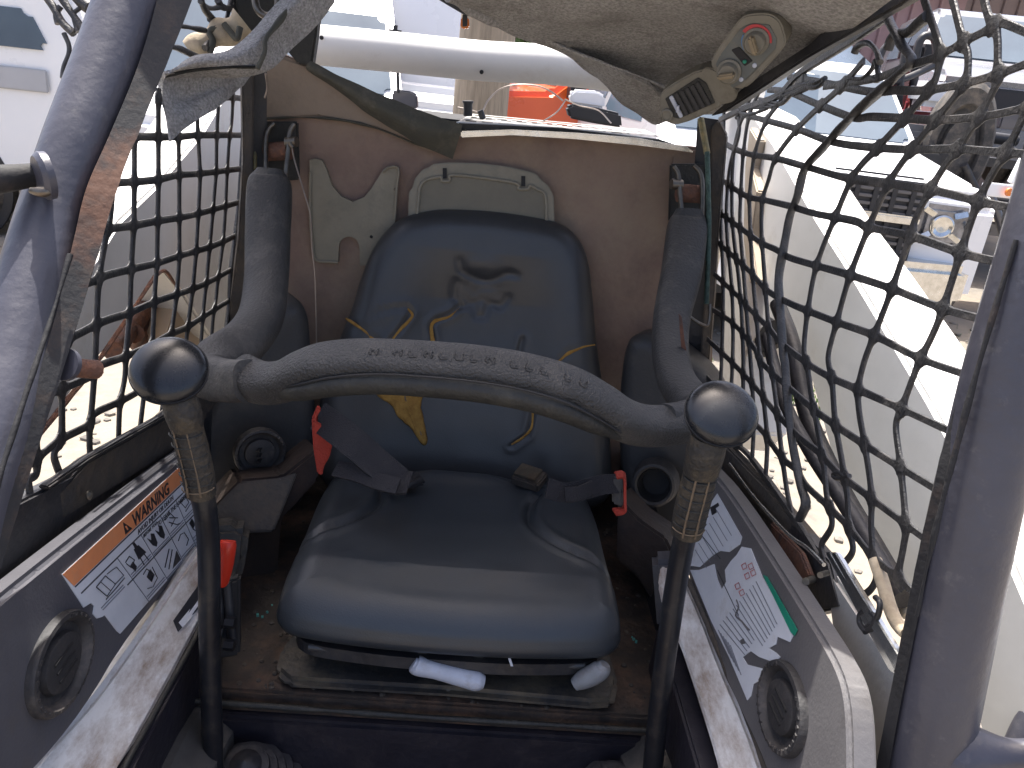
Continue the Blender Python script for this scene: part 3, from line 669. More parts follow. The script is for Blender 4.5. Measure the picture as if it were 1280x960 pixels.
# cushion: plane slightly tipped back
CS = Pl((-.03, 1.15, ZE-.695), (0, -.10, .995), (0, 1, 0))
CS = Pl((-.03, 1.15, ZE-.700), (0, .09, .996), (0, 1, 0))
cout = [(352, 700), (362, 660), (378, 628), (402, 598), (440, 586), (520, 578), (600, 574), (680, 584), (735, 598), (764, 620), (776, 655), (782, 700), (783, 752), (740, 785), (660, 788), (560, 778), (450, 762), (360, 745)]
cq = CS.pts(cout)
fy = min(p[1] for p in cq); by = max(p[1] for p in cq)
lx = CS.pts([(345, 700)])[0]; rx = CS.pts([(783, 740)])[0]
# clean outline: real cushion, about 0.5 m wide
ccx = (lx[0]+rx[0])/2+.004; hw = (rx[0]-lx[0])/2-.006
yF = CS.pts([(565, 744)])[0][1]; yB = CS.pts([(590, 588)])[0][1]
co2 = [(-1.0, .10), (-1.0, .45), (-1.0, .78), (-.93, .96), (-.60, 1.0), (0, 1.02), (.60, 1.0), (.93, .96), (1.0, .78), (1.0, .45), (1.0, .10), (.95, .015), (.80, -.02), (.4, -.045), (0, -.05), (-.4, -.045), (-.80, -.02), (-.95, .015)]
co2 = [(ccx+hw*a, yF+(yB-yF)*b) for a, b in co2]
grL = [V((*p, 0)) for p in CS.pts([(350, 672), (380, 664), (420, 656), (452, 642), (472, 626), (476, 606), (468, 596)])]
grR = [V((*p, 0)) for p in CS.pts([(790, 716), (750, 702), (706, 684), (676, 664), (662, 646), (664, 628), (674, 616)])]
grL = catmull(grL, 5); grR = catmull(grR, 5)
def cdisp(x, y):
    p = V((x, y, 0)); h = 0
    for g in (grL, grR):
        d = min(segd(p, a, b) for a, b in zip(g, g[1:]))
        if d < .05: h -= .0095*math.exp(-(d/.0065)**2); h += .003*math.exp(-((d-.016)/.008)**2)
    t = (y-yF)/(yB-yF); u = (x-ccx)/hw
    h += .016*max(0, abs(u)-.45)*max(0, min(1, (t-.3)*3))        # side bolsters
    h -= .013*math.exp(-(u/.5)**2-((t-.62)/.33)**2)
    h += .022*math.exp(-((t-1.02)/.10)**2)*math.exp(-(u/.42)**4)  # roll at the back
    h -= .018*max(0, .18-t)/.18
    h += .0012*noise.noise(V((x*14, y*14, 8)))
    return h
pillow('seat_cushion', CS, co2, [(.03, -.086), (.012, -.085), (.004, -.080), (.0, -.071), (-.002, -.06)] + [(.0+.052*(1-math.cos(a)), -.052+.052*math.sin(a)) for a in [math.pi/2*i/12 for i in range(0, 13)]], M['vinyl_cool_tint'], seat, n=200, K=64, disp=cdisp, pix=False)
# hard rim under the cushion
co3 = [(ccx+(x-ccx)*.90, yF+.012+(y-yF)*.93) for x, y in co2]
pillow('cushion_pan', Pl(CS.at(0, 0, -.098), CS.n, (0, 1, 0)), co3, [(.01, -.022), (0, -.018), (0, 0)], M['blackpaint'], seat, n=100, K=3, pix=False)
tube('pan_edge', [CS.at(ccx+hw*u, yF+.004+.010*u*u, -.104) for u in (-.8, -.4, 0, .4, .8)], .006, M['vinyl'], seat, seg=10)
# mounting plate on the platform
slab('mount_plate', Pl((0, 0, ZP+.022), (0, 0, 1), (0, 1, 0)), [(344, 836), (352, 806), (372, 784), (560, 790), (760, 806), (774, 850), (768, 876), (740, 878), (560, 862), (360, 850)], .020, M['plate'], seat, .008)
tube('mount_plate_seam', [Pl((0, 0, ZP+.026), (0, 0, 1), (0, 1, 0)).hit(x, y) for x, y in [(392, 790), (388, 806), (386, 816)]], .003, M['dark'], seat, seg=8)
boxo('slide_rail', (ccx-.0, yF+.16, ZP+.045), (.34, .22, .045), M['dark'], seat)
# white release handle and its two stems
HZ = Pl((0, CS.at(0, yF, 0).y-.008, ZE-.80), (0, -1, .1))
tube('release_handle', [HZ.hit(x, y, .012) for x, y in [(516, 829), (522, 832), (545, 838), (575, 846), (596, 851), (605, 853)]], [.009, .0135, .012, .0128, .0138, .009], M['whitelever'], seat, seg=16)
tube('release_handle', [HZ.hit(x, y, .008) for x, y in [(718, 856), (728, 850), (742, 843), (752, 836), (756, 830)]], [.009, .013, .0145, .0135, .008], mat('dusty_knob', (.25, .26, .28), (.19, .20, .21), 20, .6, dirt=(.15, .13, .11), dscale=25, damt=.42), seat, seg=16)
for x in (528, 598): slab('handle_stem', HZ, [(x-6, 812), (x+6, 812), (x+6, 836), (x-6, 834)], .006, M['steel'], seat, .001)
for x, y in ((424, 812), (690, 828)):
    disc('mount_bolt', Pl((0, 0, ZP+.022), (0, 0, 1), (0, 1, 0)).hit(x, y), (0, 0, 1), [(0, 0), (.011, 0), (.011, .005), (.006, .008), (0, .008)], M['plate'], seat, 6)
slab('white_tick', HZ, [(634, 812), (637, 812), (641, 824), (638, 824)], .002, M['decal'], seat, off=.016)

# =================================================================== LAP BAR
bar = thing('lap_bar', 'raised-letter grey foam lap bar curving across the seat between two padded arms', 'lap bar', PD(600, 480, .9))
# d = real distance along the view axis
cen = [(300, 466, .985), (325, 478, .97), (352, 477, .95), (378, 465, .93), (410, 455, .915), (460, 452, .905), (530, 455, .90), (600, 461, .90), (660, 471, .905), (712, 486, .915), (748, 505, .93), (778, 524, .95), (806, 532, .97), (838, 531, .99), (862, 524, 1.0)]
rr = [.0245, .0255, .0255, .0255, .0255, .0255, .0255, .0255, .0255, .0255, .0255, .0255, .025, .0245, .024]
tube('bar_pad', [PD(x, y, d) for x, y, d in cen], rr, M['barfoam'], bar, seg=36, smooth_n=10, ref=(0, -.45, .9), ry=.88, sec=.72)
und = [(338, 489, .955), (372, 486, .925), (414, 477, .908), (470, 473, .898), (530, 476, .894), (600, 483, .893), (660, 494, .898), (708, 509, .907), (744, 527, .922), (776, 543, .944)]
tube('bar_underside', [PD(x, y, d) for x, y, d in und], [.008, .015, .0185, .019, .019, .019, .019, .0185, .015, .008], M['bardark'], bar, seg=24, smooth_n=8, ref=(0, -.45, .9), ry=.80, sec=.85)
tube('insert_seam', [PD(x, y-5 if 370 < x < 750 else y-2, d-.020) for x, y, d in und], .0014, M['dark'], bar, seg=6, smooth_n=8)
# vertical padded arms running back to the pivots
tube('arm_pad', [PD(x, y, d) for x, y, d in [(338, 212, 1.36), (337, 232, 1.36), (335, 290, 1.33), (333, 350, 1.28), (326, 396, 1.21), (304, 428, 1.13), (272, 450, 1.06), (262, 470, 1.02), (285, 476, .99), (310, 476, .965)]],
     [.022, .036, .036, .034, .033, .032, .031, .029, .027, .026], M['armpad'], bar, seg=28, smooth_n=8, ref=(0, -.9, .3), ry=.8, sec=.75)
tube('arm_pad', [PD(x, y, d) for x, y, d in [(861, 262, 1.40), (859, 284, 1.40), (852, 340, 1.36), (840, 396, 1.31), (838, 440, 1.25), (846, 476, 1.18), (864, 502, 1.10), (876, 520, 1.04), (856, 528, 1.01), (830, 530, .985)]],
     [.022, .034, .034, .030, .028, .028, .028, .028, .027, .025], M['armpad'], bar, seg=28, smooth_n=8, ref=(0, -.9, .3), ry=.8, sec=.75)
slab('torn_pad_edge', Pl(PD(850, 420, 1.22), (-.3, -1, 0)), [(848, 392), (852, 396), (856, 430), (864, 466), (868, 486), (860, 478), (852, 440)], .004, M['rust'], bar, .001)
# letters moulded into the top of the pad, worn past reading: only raised strokes
path = catmull([PD(x, y, d) for x, y, d in cen], 10)
bm = bmesh.new(); rl = random.Random(11)
L = [0]
for a, b in zip(path, path[1:]): L.append(L[-1]+(b-a).length)
s = L[-1]*.33
upv = V((0, -.45, .9))
glyphs = ['/-', '|=', '/_', 'A', '|]', '/', '[', '|-', 'H', '=', '/=', '|/', '=', '|-_']
k = 0
while s < L[-1]*.72 and k < 17:
    i = max(j for j in range(len(L)) if L[j] <= s)
    p = path[i].lerp(path[min(i+1, len(path)-1)], (s-L[i])/max(1e-6, L[min(i+1, len(path)-1)]-L[i]))
    t = (path[i+1]-path[i]).normalized(); a = (upv-t*upv.dot(t)).normalized(); b = t.cross(a)
    r0_ = .0268
    sg = 1 if b.dot(EYE-p) > 0 else -1
    def on(ds, ang):
        return p + t*ds + a*(abs(math.cos(ang))**.72*.0255*.88+.0002) + b*(sg*abs(math.sin(ang))**.72*.0255)
    kind = rl.randrange(4)
    A0, A1 = -.20, .28
    strokes = [((0, A0), (.002, A1))]
    if kind in (0, 1): strokes += [((0, A0), (.008, A0)), ((.001, .3), (.007, .3))]
    if kind in (1, 2): strokes += [((.002, A1), (.009, A1))]
    if kind in (2, 3): strokes += [((.0095, A0), (.009, A1))]
    if kind == 3: strokes += [((0, A0), (.0095, .3))]
    for (s0, a0), (s1, a1) in strokes:
        tube('', [on(s0, a0), on((s0+s1)/2, (a0+a1)/2), on(s1, a1)], .0013, None, seg=6, smooth_n=0, bm=bm)
    s += .0165 if rl.random() < .85 else .026; k += 1
bmesh.ops.recalc_face_normals(bm, faces=bm.faces)
link('raised_lettering', bm, M['barfoam'], bar, True, 50)
# pivots: bent rods and plates above each arm
def pivot(dx, mirror, base, lab):
    t = thing('bar_pivot', lab, 'pivot bracket', PD(base[0], base[1], 1.42))
    X = lambda x: base[0]+(x-350)*mirror
    Y = lambda y: base[1]+(y-185)
    tube('bent_rod', [PD(X(x), Y(y), 1.41) for x, y in [(333, 225), (332, 180), (335, 163), (343, 154)]], .0042, M['steel'], t, seg=10)
    tube('bent_rod', [PD(X(x), Y(y), 1.40) for x, y in [(356, 228), (360, 190), (362, 166), (368, 155)]], .0042, M['steel'], t, seg=10)
    tube('pivot_sleeve', [PD(X(334), Y(190), 1.43), PD(X(362), Y(188), 1.42)], .016, M['rust'], t, seg=18, smooth_n=0)
    tube('pivot_bolt', [PD(X(358), Y(178), 1.405), PD(X(371), Y(177), 1.40)], .009, M['steel'], t, seg=12, smooth_n=0)
    slab('pivot_plate', Pl(PD(base[0], base[1], 1.46), (0, -1, 0)), [(X(330), Y(152)), (X(372), Y(152)), (X(374), Y(225)), (X(328), Y(228))], .01, M['bardark'], t, .003)
pivot(0, 1, (350, 185), 'bent rod pivot bracket on top of the left padded arm by the rear panel')
pivot(0, -1, (860, 238), 'bent rod pivot bracket on top of the right padded arm below the heater control')

# =================================================================== CONTROL LEVERS
def lever(lab, kn, kr, neck, grip, shaft, kside):
    t = thing('control_lever', lab, 'control lever', PD(*shaft[-1]), 'control levers either side of the seat')
    k = PD(*kn)
    tilt = V((kside*-.10, -.62, .78)).normalized()
    R1 = kr
    prof = [(0, -.030), (R1*.55, -.030), (R1*.66, -.022), (R1*.78, -.018), (R1*.97, -.010), (R1, -.004), (R1*1.01, .0)]
    for i in range(1, 12):
        a = math.pi/2*i/12; prof.append((R1*1.01*math.cos(a), R1*.46*math.sin(a)))
    prof.append((0.0005, R1*.46))
    disc('knob', k, tilt, prof, M['knob'], t, 48)
    disc('knob_seam', k-tilt*.003, tilt, [(R1*1.0, -.0015), (R1*1.03, -.0015), (R1*1.035, .0015), (R1*1.0, .0018)], M['dark'], t, 48)
    tube('neck', [PD(*p) for p in neck], [.020, .0215, .0195], M['grip'], t, seg=24, smooth_n=6, ry=.9, noise_amp=.002)
    g = tube('grip', [PD(*p) for p in grip], [.0185, .0195, .0195, .0185], M['grip'], t, seg=24, smooth_n=8, ry=.9)
    P = catmull([PD(*p) for p in grip], 10)
    ax = (P[-1]-P[0]).normalized(); vw = -f_; vw = (vw-ax*vw.dot(ax)).normalized(); sd_ = ax.cross(vw)
    # moulded seams of the grip: two lengthways, seven round
    for off in (-.35, .42):
        tube('grip_seam', [p + vw*(.0185*math.cos(off)) + sd_*(.0190*math.sin(off)) for p in P[::4]], .0011, M['stitch'], t, seg=6, smooth_n=3, noise_amp=.0006)
    for j in range(7):
        c = P[int(len(P)*(.12+.125*j))]
        tube('grip_ring', [c + vw*(.0185*math.cos(a)) + sd_*(.0195*math.sin(a)) for a in [-1.25+2.5*i/8 for i in range(9)]], .0009, M['bardark'] if j < 6 else M['stitch'], t, seg=6, smooth_n=2)
    tube('shaft', [PD(*p) for p in shaft], .0135, M['steelblk'], t, seg=20, smooth_n=8)
    return t
lever('black mushroom topped control lever on the left, in front of the warning decal', (211, 462, .86), .0395, [(222, 492, .868), (228, 512, .875), (233, 532, .885)],
      [(232, 528, .885), (240, 560, .90), (247, 590, .915), (251, 616, .93)], [(250, 610, .93), (257, 640, .945), (261, 690, .975), (262, 780, 1.01), (264, 870, 1.045), (268, 1000, 1.10)], -1)
lever('black mushroom topped control lever on the right, in front of the chewed white decal', (902, 516, .86), .0385, [(886, 545, .865), (881, 566, .875), (876, 590, .89)],
      [(877, 585, .89), (870, 614, .905), (863, 642, .92), (858, 666, .935)], [(860, 655, .93), (852, 690, .955), (842, 750, .985), (832, 820, 1.015), (822, 900, 1.05), (812, 1000, 1.10)], 1)
# chipped skin on the inner side of the right grip
ch = bpy.data.objects['control_lever.001'] if 'control_lever.001' in bpy.data.objects else None

# =================================================================== BELT
bl = thing('seat_belt', 'dark webbing seat belt with square metal buckle lying on the cushion', 'seat belt', CS.hit(600, 600))
def band(name, pts, width, across, material, parent, th=.0025):
    """flat strap: pts (photo pixel + depth), width in metres, direction across"""
    bm = bmesh.new(); P = catmull([PD(*p) for p in pts], 8); rows = []
    N = len(P)
    AC = catmull([V(a) for a in across], max(1, 8*(len(pts)-1)//(len(across)-1))) if len(across) > 1 else [V(across[0])]*N
    for i, p in enumerate(P):
        t = (P[min(i+1, N-1)]-P[max(0, i-1)]).normalized(); a = AC[min(i, len(AC)-1)]; a = (a-t*a.dot(t)).normalized(); n = t.cross(a)
        h = width/2
        rows.append([bm.verts.new(p-a*h-n*th), bm.verts.new(p-a*h+n*th), bm.verts.new(p+n*th*1.2), bm.verts.new(p+a*h+n*th), bm.verts.new(p+a*h-n*th)])
    for A, B in zip(rows, rows[1:]):
        for k in range(5): bm.faces.new((A[k], A[(k+1) % 5], B[(k+1) % 5], B[k]))
    bm.faces.new(rows[0]); bm.faces.new(rows[-1][::-1])
    bmesh.ops.recalc_face_normals(bm, faces=bm.faces)
    return link(name, bm, material, parent, True, 40)
band('webbing', [(398, 520, 1.24), (420, 536, 1.22), (445, 556, 1.20), (470, 578, 1.20), (498, 600, 1.20), (512, 604, 1.20)], .046, [(.4, .3, .8), (.5, .6, .5), (.6, .8, .2)], M['belt'], bl)
band('webbing', [(420, 586, 1.22), (446, 592, 1.20), (474, 602, 1.185), (498, 608, 1.18)], .026, [(.2, .6, .5)], M['belt'], bl)
bkp = CS.hit(510, 601, .012)
boxo('belt_tongue', bkp, (.052, .036, .014), M['blackpaint'], bl, Matrix.Rotation(R(32), 4, 'Z') @ Matrix.Rotation(R(8), 4, 'X'), .005)
tube('adjuster_bar', [CS.hit(470, 598, .016), CS.hit(486, 608, .018), CS.hit(502, 614, .018)], .005, M['buckle'], bl, seg=8)
tube('adjuster_bar', [CS.hit(494, 612, .020), CS.hit(512, 606, .022), CS.hit(526, 600, .020)], .006, M['blackpaint'], bl, seg=8)
b2 = CS.hit(662, 598, .016)
bk = boxo('buckle', b2, (.054, .044, .018), M['buckle'], bl, Matrix.Rotation(R(-28), 4, 'Z') @ Matrix.Rotation(R(10), 4, 'X'), .003)
boxo('buckle_cover', b2+V((-.004, .002, .0115)), (.042, .036, .004), M['steel'], bl, Matrix.Rotation(R(-28), 4, 'Z') @ Matrix.Rotation(R(10), 4, 'X'), .001)
band('webbing', [(684, 610, 1.19), (706, 616, 1.20), (730, 612, 1.21), (752, 606, 1.22), (776, 604, 1.23)], .030, [(.1, .5, .8)], M['belt'], bl)
band('webbing', [(706, 618, 1.185), (724, 616, 1.19), (742, 608, 1.20)], .020, [(.1, .4, .9)], M['belt'], bl)
# orange-red sleeves
s1 = slab('strap_sleeve', Pl(PD(402, 550, 1.235), (.35, -.9, .1)), [(398, 506), (402, 512), (394, 526), (415, 538), (416, 556), (412, 572), (405, 584), (403, 595), (397, 592), (392, 560), (390, 524)], .006, M['redbelt'], bl, .002); s1['label'] = 'red orange strap at the left of the seat back'
s2 = band('strap_sleeve', [(770, 594, 1.225), (780, 595, 1.23), (781, 615, 1.235), (780, 636, 1.235), (768, 640, 1.23)], .014, [(.1, .9, .2)], M['redbelt'], bl, .002); s2['label'] = 'red orange strap loop at the right of the cushion'
slab('retractor_cover', Pl(PD(772, 616, 1.225), (-.2, -1, .2)), [(764, 596), (778, 597), (779, 634), (765, 630)], .012, M['blackpaint'], bl, .003)

# red hand lever at the left of the seat
rl_ = thing('brake_lever', 'red plastic lever handle in a black slot left of the seat', 'lever', PD(282, 720, 1.08))
tube('handle', [PD(x, y, d) for x, y, d in [(285, 676, 1.05), (284, 684, 1.05), (282, 706, 1.06), (279, 726, 1.07), (277, 731, 1.075)]], [.010, .0115, .010, .0075, .005], M['red_p'], rl_, seg=18)
for dx in (0, 12): tube('link_rod', [PD(272+dx, 728, 1.085), PD(276+dx, 770, 1.09), PD(280+dx, 806, 1.10)], .006, M['blackpaint'], rl_, seg=10)
for x, y in ((288, 778), (287, 806), (274, 790)): tube('link_nut', [PD(x-6, y, 1.075), PD(x+6, y+1, 1.075)], .008, M['steelblk'], rl_, seg=6, smooth_n=0)
slab('lever_gate', Pl(PD(280, 740, 1.11), (.2, -1, .2)), [(262, 735), (300, 722), (300, 820), (264, 826)], .02, M['dark'], rl_, .004)
# =================================================================== SIDE NETS
def net(label, group_lab, xpl, hs, vs, wh, wv, thick=(), borders=(), bulge=None, fil=.011, loc=None, hsc=None):
    t = thing('window_net', label, 'safety net', loc)
    def surf(px, py):
        p = PX(px, py, xpl)
        if bulge:
            for _ in range(3): p = PX(px, py, xpl+bulge(p))
        return p
    def line(l):
        c = catmull([surf(*p) for p in l], 10)
        n = max(12, int(sum((b-a).length for a, b in zip(c, c[1:]))/.0028)); return resample(c, min(n, 420))
    H = [line(l) for l in hs]; W = [line(l) for l in vs]
    def crossings(A, Bs):
        res = []
        BB = [(B, min(q.y for q in B)-.02, max(q.y for q in B)+.02) for B in Bs]
        for i in range(len(A)-1):
            a, b = A[i], A[i+1]
            ay, az = a.y, a.z
            for B, lo, hi in BB:
                if ay < lo or ay > hi: continue
                j = -1; nB = len(B)-1
                while j < nB-1:
                    j += 1
                    c = B[j]
                    far = abs(c.y-ay)+abs(c.z-az)
                    if far > .02: j += max(0, int(far/.009)-2); continue
                    d = B[j+1]
                    r1y, r1z, r2y, r2z = b.y-a.y, b.z-a.z, d.y-c.y, d.z-c.z
                    den = r1y*r2z-r1z*r2y
                    if abs(den) < 1e-12: continue
                    s = ((c.y-a.y)*r2z-(c.z-a.z)*r2y)/den; q = ((c.y-a.y)*r1z-(c.z-a.z)*r1y)/den
                    if 0 <= s < 1 and 0 <= q < 1: res.append(i+s)
        return res
    def ribbon(name, P, w0, th, nodes, other):
        L = [0]
        for a, b in zip(P, P[1:]): L.append(L[-1]+(b-a).length)
        ns = [L[int(x)]+(L[min(int(x)+1, len(L)-1)]-L[int(x)])*(x-int(x)) for x in nodes]
        bm = bmesh.new(); rows = []; N = len(P)
        for i, p in enumerate(P):
            tg = (P[min(i+1, N-1)]-P[max(0, i-1)]).normalized(); n = V((1, 0, 0)); n = (n-tg*n.dot(tg)).normalized(); a = tg.cross(n)
            w = w0*(1+.10*noise.noise(p*9))*max(.58, min(.98, (p-EYE).length/1.12))
            if ns:
                dd = min(abs(L[i]-x) for x in ns)-other/2
                if dd < fil:
                    q = max(0, fil-dd); q = min(q, fil*.97); w += 2*(fil-math.sqrt(fil*fil-q*q))*.50
            h = w/2; c = h*.80
            rows.append([bm.verts.new(p+a*x+n*y) for x, y in ((-h, -th*.4), (-c, -th*.95), (c, -th*.95), (h, -th*.4), (h, th*.4), (c, th*.95), (-c, th*.95), (-h, th*.4))])
        for A, B in zip(rows, rows[1:]):
            for k in range(8): bm.faces.new((A[k], A[(k+1) % 8], B[(k+1) % 8], B[k]))
        bm.faces.new(rows[0]); bm.faces.new(rows[-1][::-1])
        bmesh.ops.recalc_face_normals(bm, faces=bm.faces)
        return link(name, bm, M['net'], t, True, 40)
    for i, P in enumerate(H): ribbon('level_strand', P, wh if not hsc else wh*hsc.get(i, 1), .0013+.00004*i, crossings(P, W), wv)
    for i, P in enumerate(W): ribbon('upright_strand', P, wv, .0018+.00004*i, crossings(P, H), wh)
    for l, r in thick: tube('rolled_strand', [surf(*p)+V((-.004 if xpl > 0 else .004, 0, 0)) for p in l], r, M['net'], t, seg=14, noise_amp=.002, ry=.7)
    for l, w_ in borders: ribbon('border_strand', line(l), w_, .0035, [], 0)
    return t, surf
RH = [
 [(960, 112), (985, 115), (1026, 132), (1067, 147), (1089, 146), (1134, 148), (1170, 150), (1225, 146), (1273, 137), (1310, 128)],
 [(985, 96), (1017, 101), (1052, 108), (1091, 115), (1120, 113), (1156, 113), (1203, 105), (1247, 93), (1280, 81), (1310, 70)],
 [(1030, 108), (1060, 104), (1098, 97), (1124, 87), (1146, 79), (1173, 70), (1204, 53), (1237, 36), (1250, 28), (1278, 38), (1310, 52)],
 [(925, 142), (936, 145), (992, 160), (1039, 177), (1088, 184), (1141, 187), (1191, 186), (1249, 190), (1300, 194)],
 [(904, 178), (918, 186), (938, 193), (970, 198), (1006, 208), (1060, 223), (1106, 229), (1163, 237), (1225, 252), (1266, 260)],
 [(898, 222), (931, 244), (955, 250), (985, 257), (1019, 267), (1067, 276), (1085, 284), (1139, 295), (1201, 316), (1250, 328)],
 [(894, 262), (927, 286), (951, 303), (970, 312), (987, 322), (1024, 333), (1063, 344), (1115, 361), (1177, 385), (1236, 401)],
 [(894, 300), (923, 326), (940, 342), (959, 363), (985, 378), (1011, 389), (1047, 403), (1092, 419), (1150, 448), (1212, 470)],
 [(890, 340), (921, 369), (938, 387), (961, 410), (976, 428), (1009, 454), (1037, 471), (1073, 487), (1127, 511), (1190, 540)],
 [(886, 384), (916, 404), (942, 434), (949, 450), (981, 480), (1019, 513), (1045, 532), (1081, 556), (1127, 585), (1178, 616)],
 [(884, 424), (916, 454), (944, 484), (970, 516), (1000, 547), (1024, 566), (1049, 592), (1089, 623), (1132, 655), (1168, 682)],
 [(882, 470), (910, 500), (946, 532), (959, 547), (977, 572), (997, 589), (1009, 608), (1031, 629), (1061, 659), (1091, 696), (1123, 722), (1150, 750)],
]
RV = [
 [(1228, -10), (1235, 19), (1246, 43), (1247, 82), (1246, 103), (1228, 139), (1215, 160), (1201, 181), (1180, 209), (1163, 237), (1145, 272), (1139, 293), (1126, 329), (1115, 361), (1096, 411), (1081, 450), (1073, 485), (1074, 515), (1081, 556), (1089, 615), (1089, 660), (1092, 700), (1095, 722), (1089, 736), (1078, 745)],
 [(1300, 105), (1280, 145), (1259, 187), (1239, 220), (1223, 252), (1206, 300), (1179, 385), (1165, 420), (1148, 455), (1127, 511), (1120, 534), (1126, 585), (1132, 655), (1129, 685), (1123, 720), (1130, 740)],
 [(1186, -20), (1191, 0), (1204, 52), (1210, 69), (1208, 96), (1197, 117), (1170, 150), (1139, 188), (1115, 222), (1101, 250), (1086, 284), (1062, 346), (1046, 402), (1036, 440), (1036, 456), (1040, 475), (1044, 527), (1053, 580), (1059, 620), (1061, 660), (1066, 688), (1052, 708)],
 [(1150, -16), (1161, 17), (1170, 43), (1175, 62), (1173, 86), (1163, 110), (1131, 148), (1098, 184), (1068, 218), (1045, 269), (1021, 331), (1010, 387), (1005, 435), (1009, 456), (1015, 499), (1021, 530), (1030, 584), (1033, 617), (1040, 655), (1027, 681), (1030, 702)],
 [(1080, 76), (1049, 111), (1026, 132), (996, 162), (970, 197), (961, 224), (953, 252), (952, 290), (957, 363), (961, 415), (965, 463), (971, 510), (977, 565), (984, 615), (992, 650)],
 [(1005, 98), (985, 117), (959, 149), (944, 190), (938, 231), (937, 262), (941, 344), (949, 436), (955, 504), (959, 551), (957, 598)],
 [(950, 112), (936, 147), (929, 194), (926, 242), (925, 282), (929, 335), (934, 400), (940, 476), (942, 532), (940, 578)],
 [(938, 122), (926, 152), (918, 186), (915, 231), (916, 284), (924, 354), (928, 415), (929, 480), (926, 560)],
 [(920, 130), (924, 165), (912, 210), (908, 278), (915, 365), (916, 440), (912, 520)],
 [(905, 140), (904, 200), (901, 270), (904, 360), (902, 450), (898, 530)],
]
net_r, surfR = net('stretched and bulging black webbing net with a rolled strap over the right window', '', .452, RH, RV, .0098, .0100,
    thick=[([(1112, 20), (1132, 57), (1144, 77), (1124, 96), (1089, 127), (1060, 155), (1030, 188), (1009, 212), (1000, 246), (991, 270), (983, 312), (977, 350), (979, 391), (982, 440), (985, 461), (991, 532), (997, 570), (1005, 608), (1011, 629), (1003, 650)], .0068)],
    borders=[([(1262, 260), (1250, 327), (1234, 400), (1210, 468), (1190, 540), (1176, 614), (1166, 680), (1150, 750), (1140, 800)], .010),
             ([(900, 150), (925, 138), (952, 128), (975, 118), (1000, 92), (1050, 60), (1110, 20)], .012),
             ([(900, 560), (926, 560), (960, 600), (996, 652), (1028, 702)], .008)],
    fil=.012, loc=(.452, 1.05, ZE-.5))
# loose ends: bits of torn strand and cable ties on the right net
tube('torn_end', [surfR(x, y) for x, y in [(1062, 595), (1047, 598), (1042, 594), (1048, 590), (1056, 596)]], .003, M['net'], net_r, seg=8)
tube('torn_end', [surfR(x, y) for x, y in [(1110, 62), (1118, 44), (1136, 40), (1152, 26), (1160, 20)]], .006, M['net'], net_r, seg=8, noise_amp=.002)
tube('torn_end', [surfR(x, y) for x, y in [(1100, 78), (1094, 62), (1084, 54), (1072, 58), (1068, 66)]], .004, M['net'], net_r, seg=8, noise_amp=.002)
tube('torn_end', [surfR(x, y) for x, y in [(1062, 98), (1078, 98), (1090, 86), (1094, 76), (1098, 98), (1092, 100)]], .003, M['net'], net_r, seg=8, noise_amp=.001)
rs = random.Random(4)
for k in range(12):       # bunched webbing in the top rear corner
    x = 905+k*9; y = 146-k*3.2
    tube('bunched_end', [surfR(x+rs.uniform(-8, 8), y+rs.uniform(-8, 8)), surfR(x+14+rs.uniform(-6, 6), y-4+rs.uniform(-9, 9)), surfR(x+30+rs.uniform(-6, 8), y-10+rs.uniform(-8, 10))], .0035, M['net'], net_r, seg=7, noise_amp=.002)
tie = thing('cable_tie', 'pale cable tied knot of hose and wire at the front foot of the right net', 'cable tie', surfR(1118, 770))
tube('loop', [surfR(x, y)+V((-.02, 0, 0)) for x, y in [(1106, 792), (1098, 780), (1100, 768), (1110, 766), (1118, 774), (1116, 784), (1108, 790)]], .0032, M['trim'], tie, seg=8)
tube('loop', [surfR(x, y)+V((-.02, 0, 0)) for x, y in [(1118, 748), (1124, 756), (1122, 770), (1116, 780), (1108, 786)]], .003, M['trim'], tie, seg=8)
tube('bare_rod', [surfR(x, y) for x, y in [(1094, 700), (1104, 730), (1112, 758), (1122, 780), (1134, 792)]], .007, M['tan'], tie, seg=10)

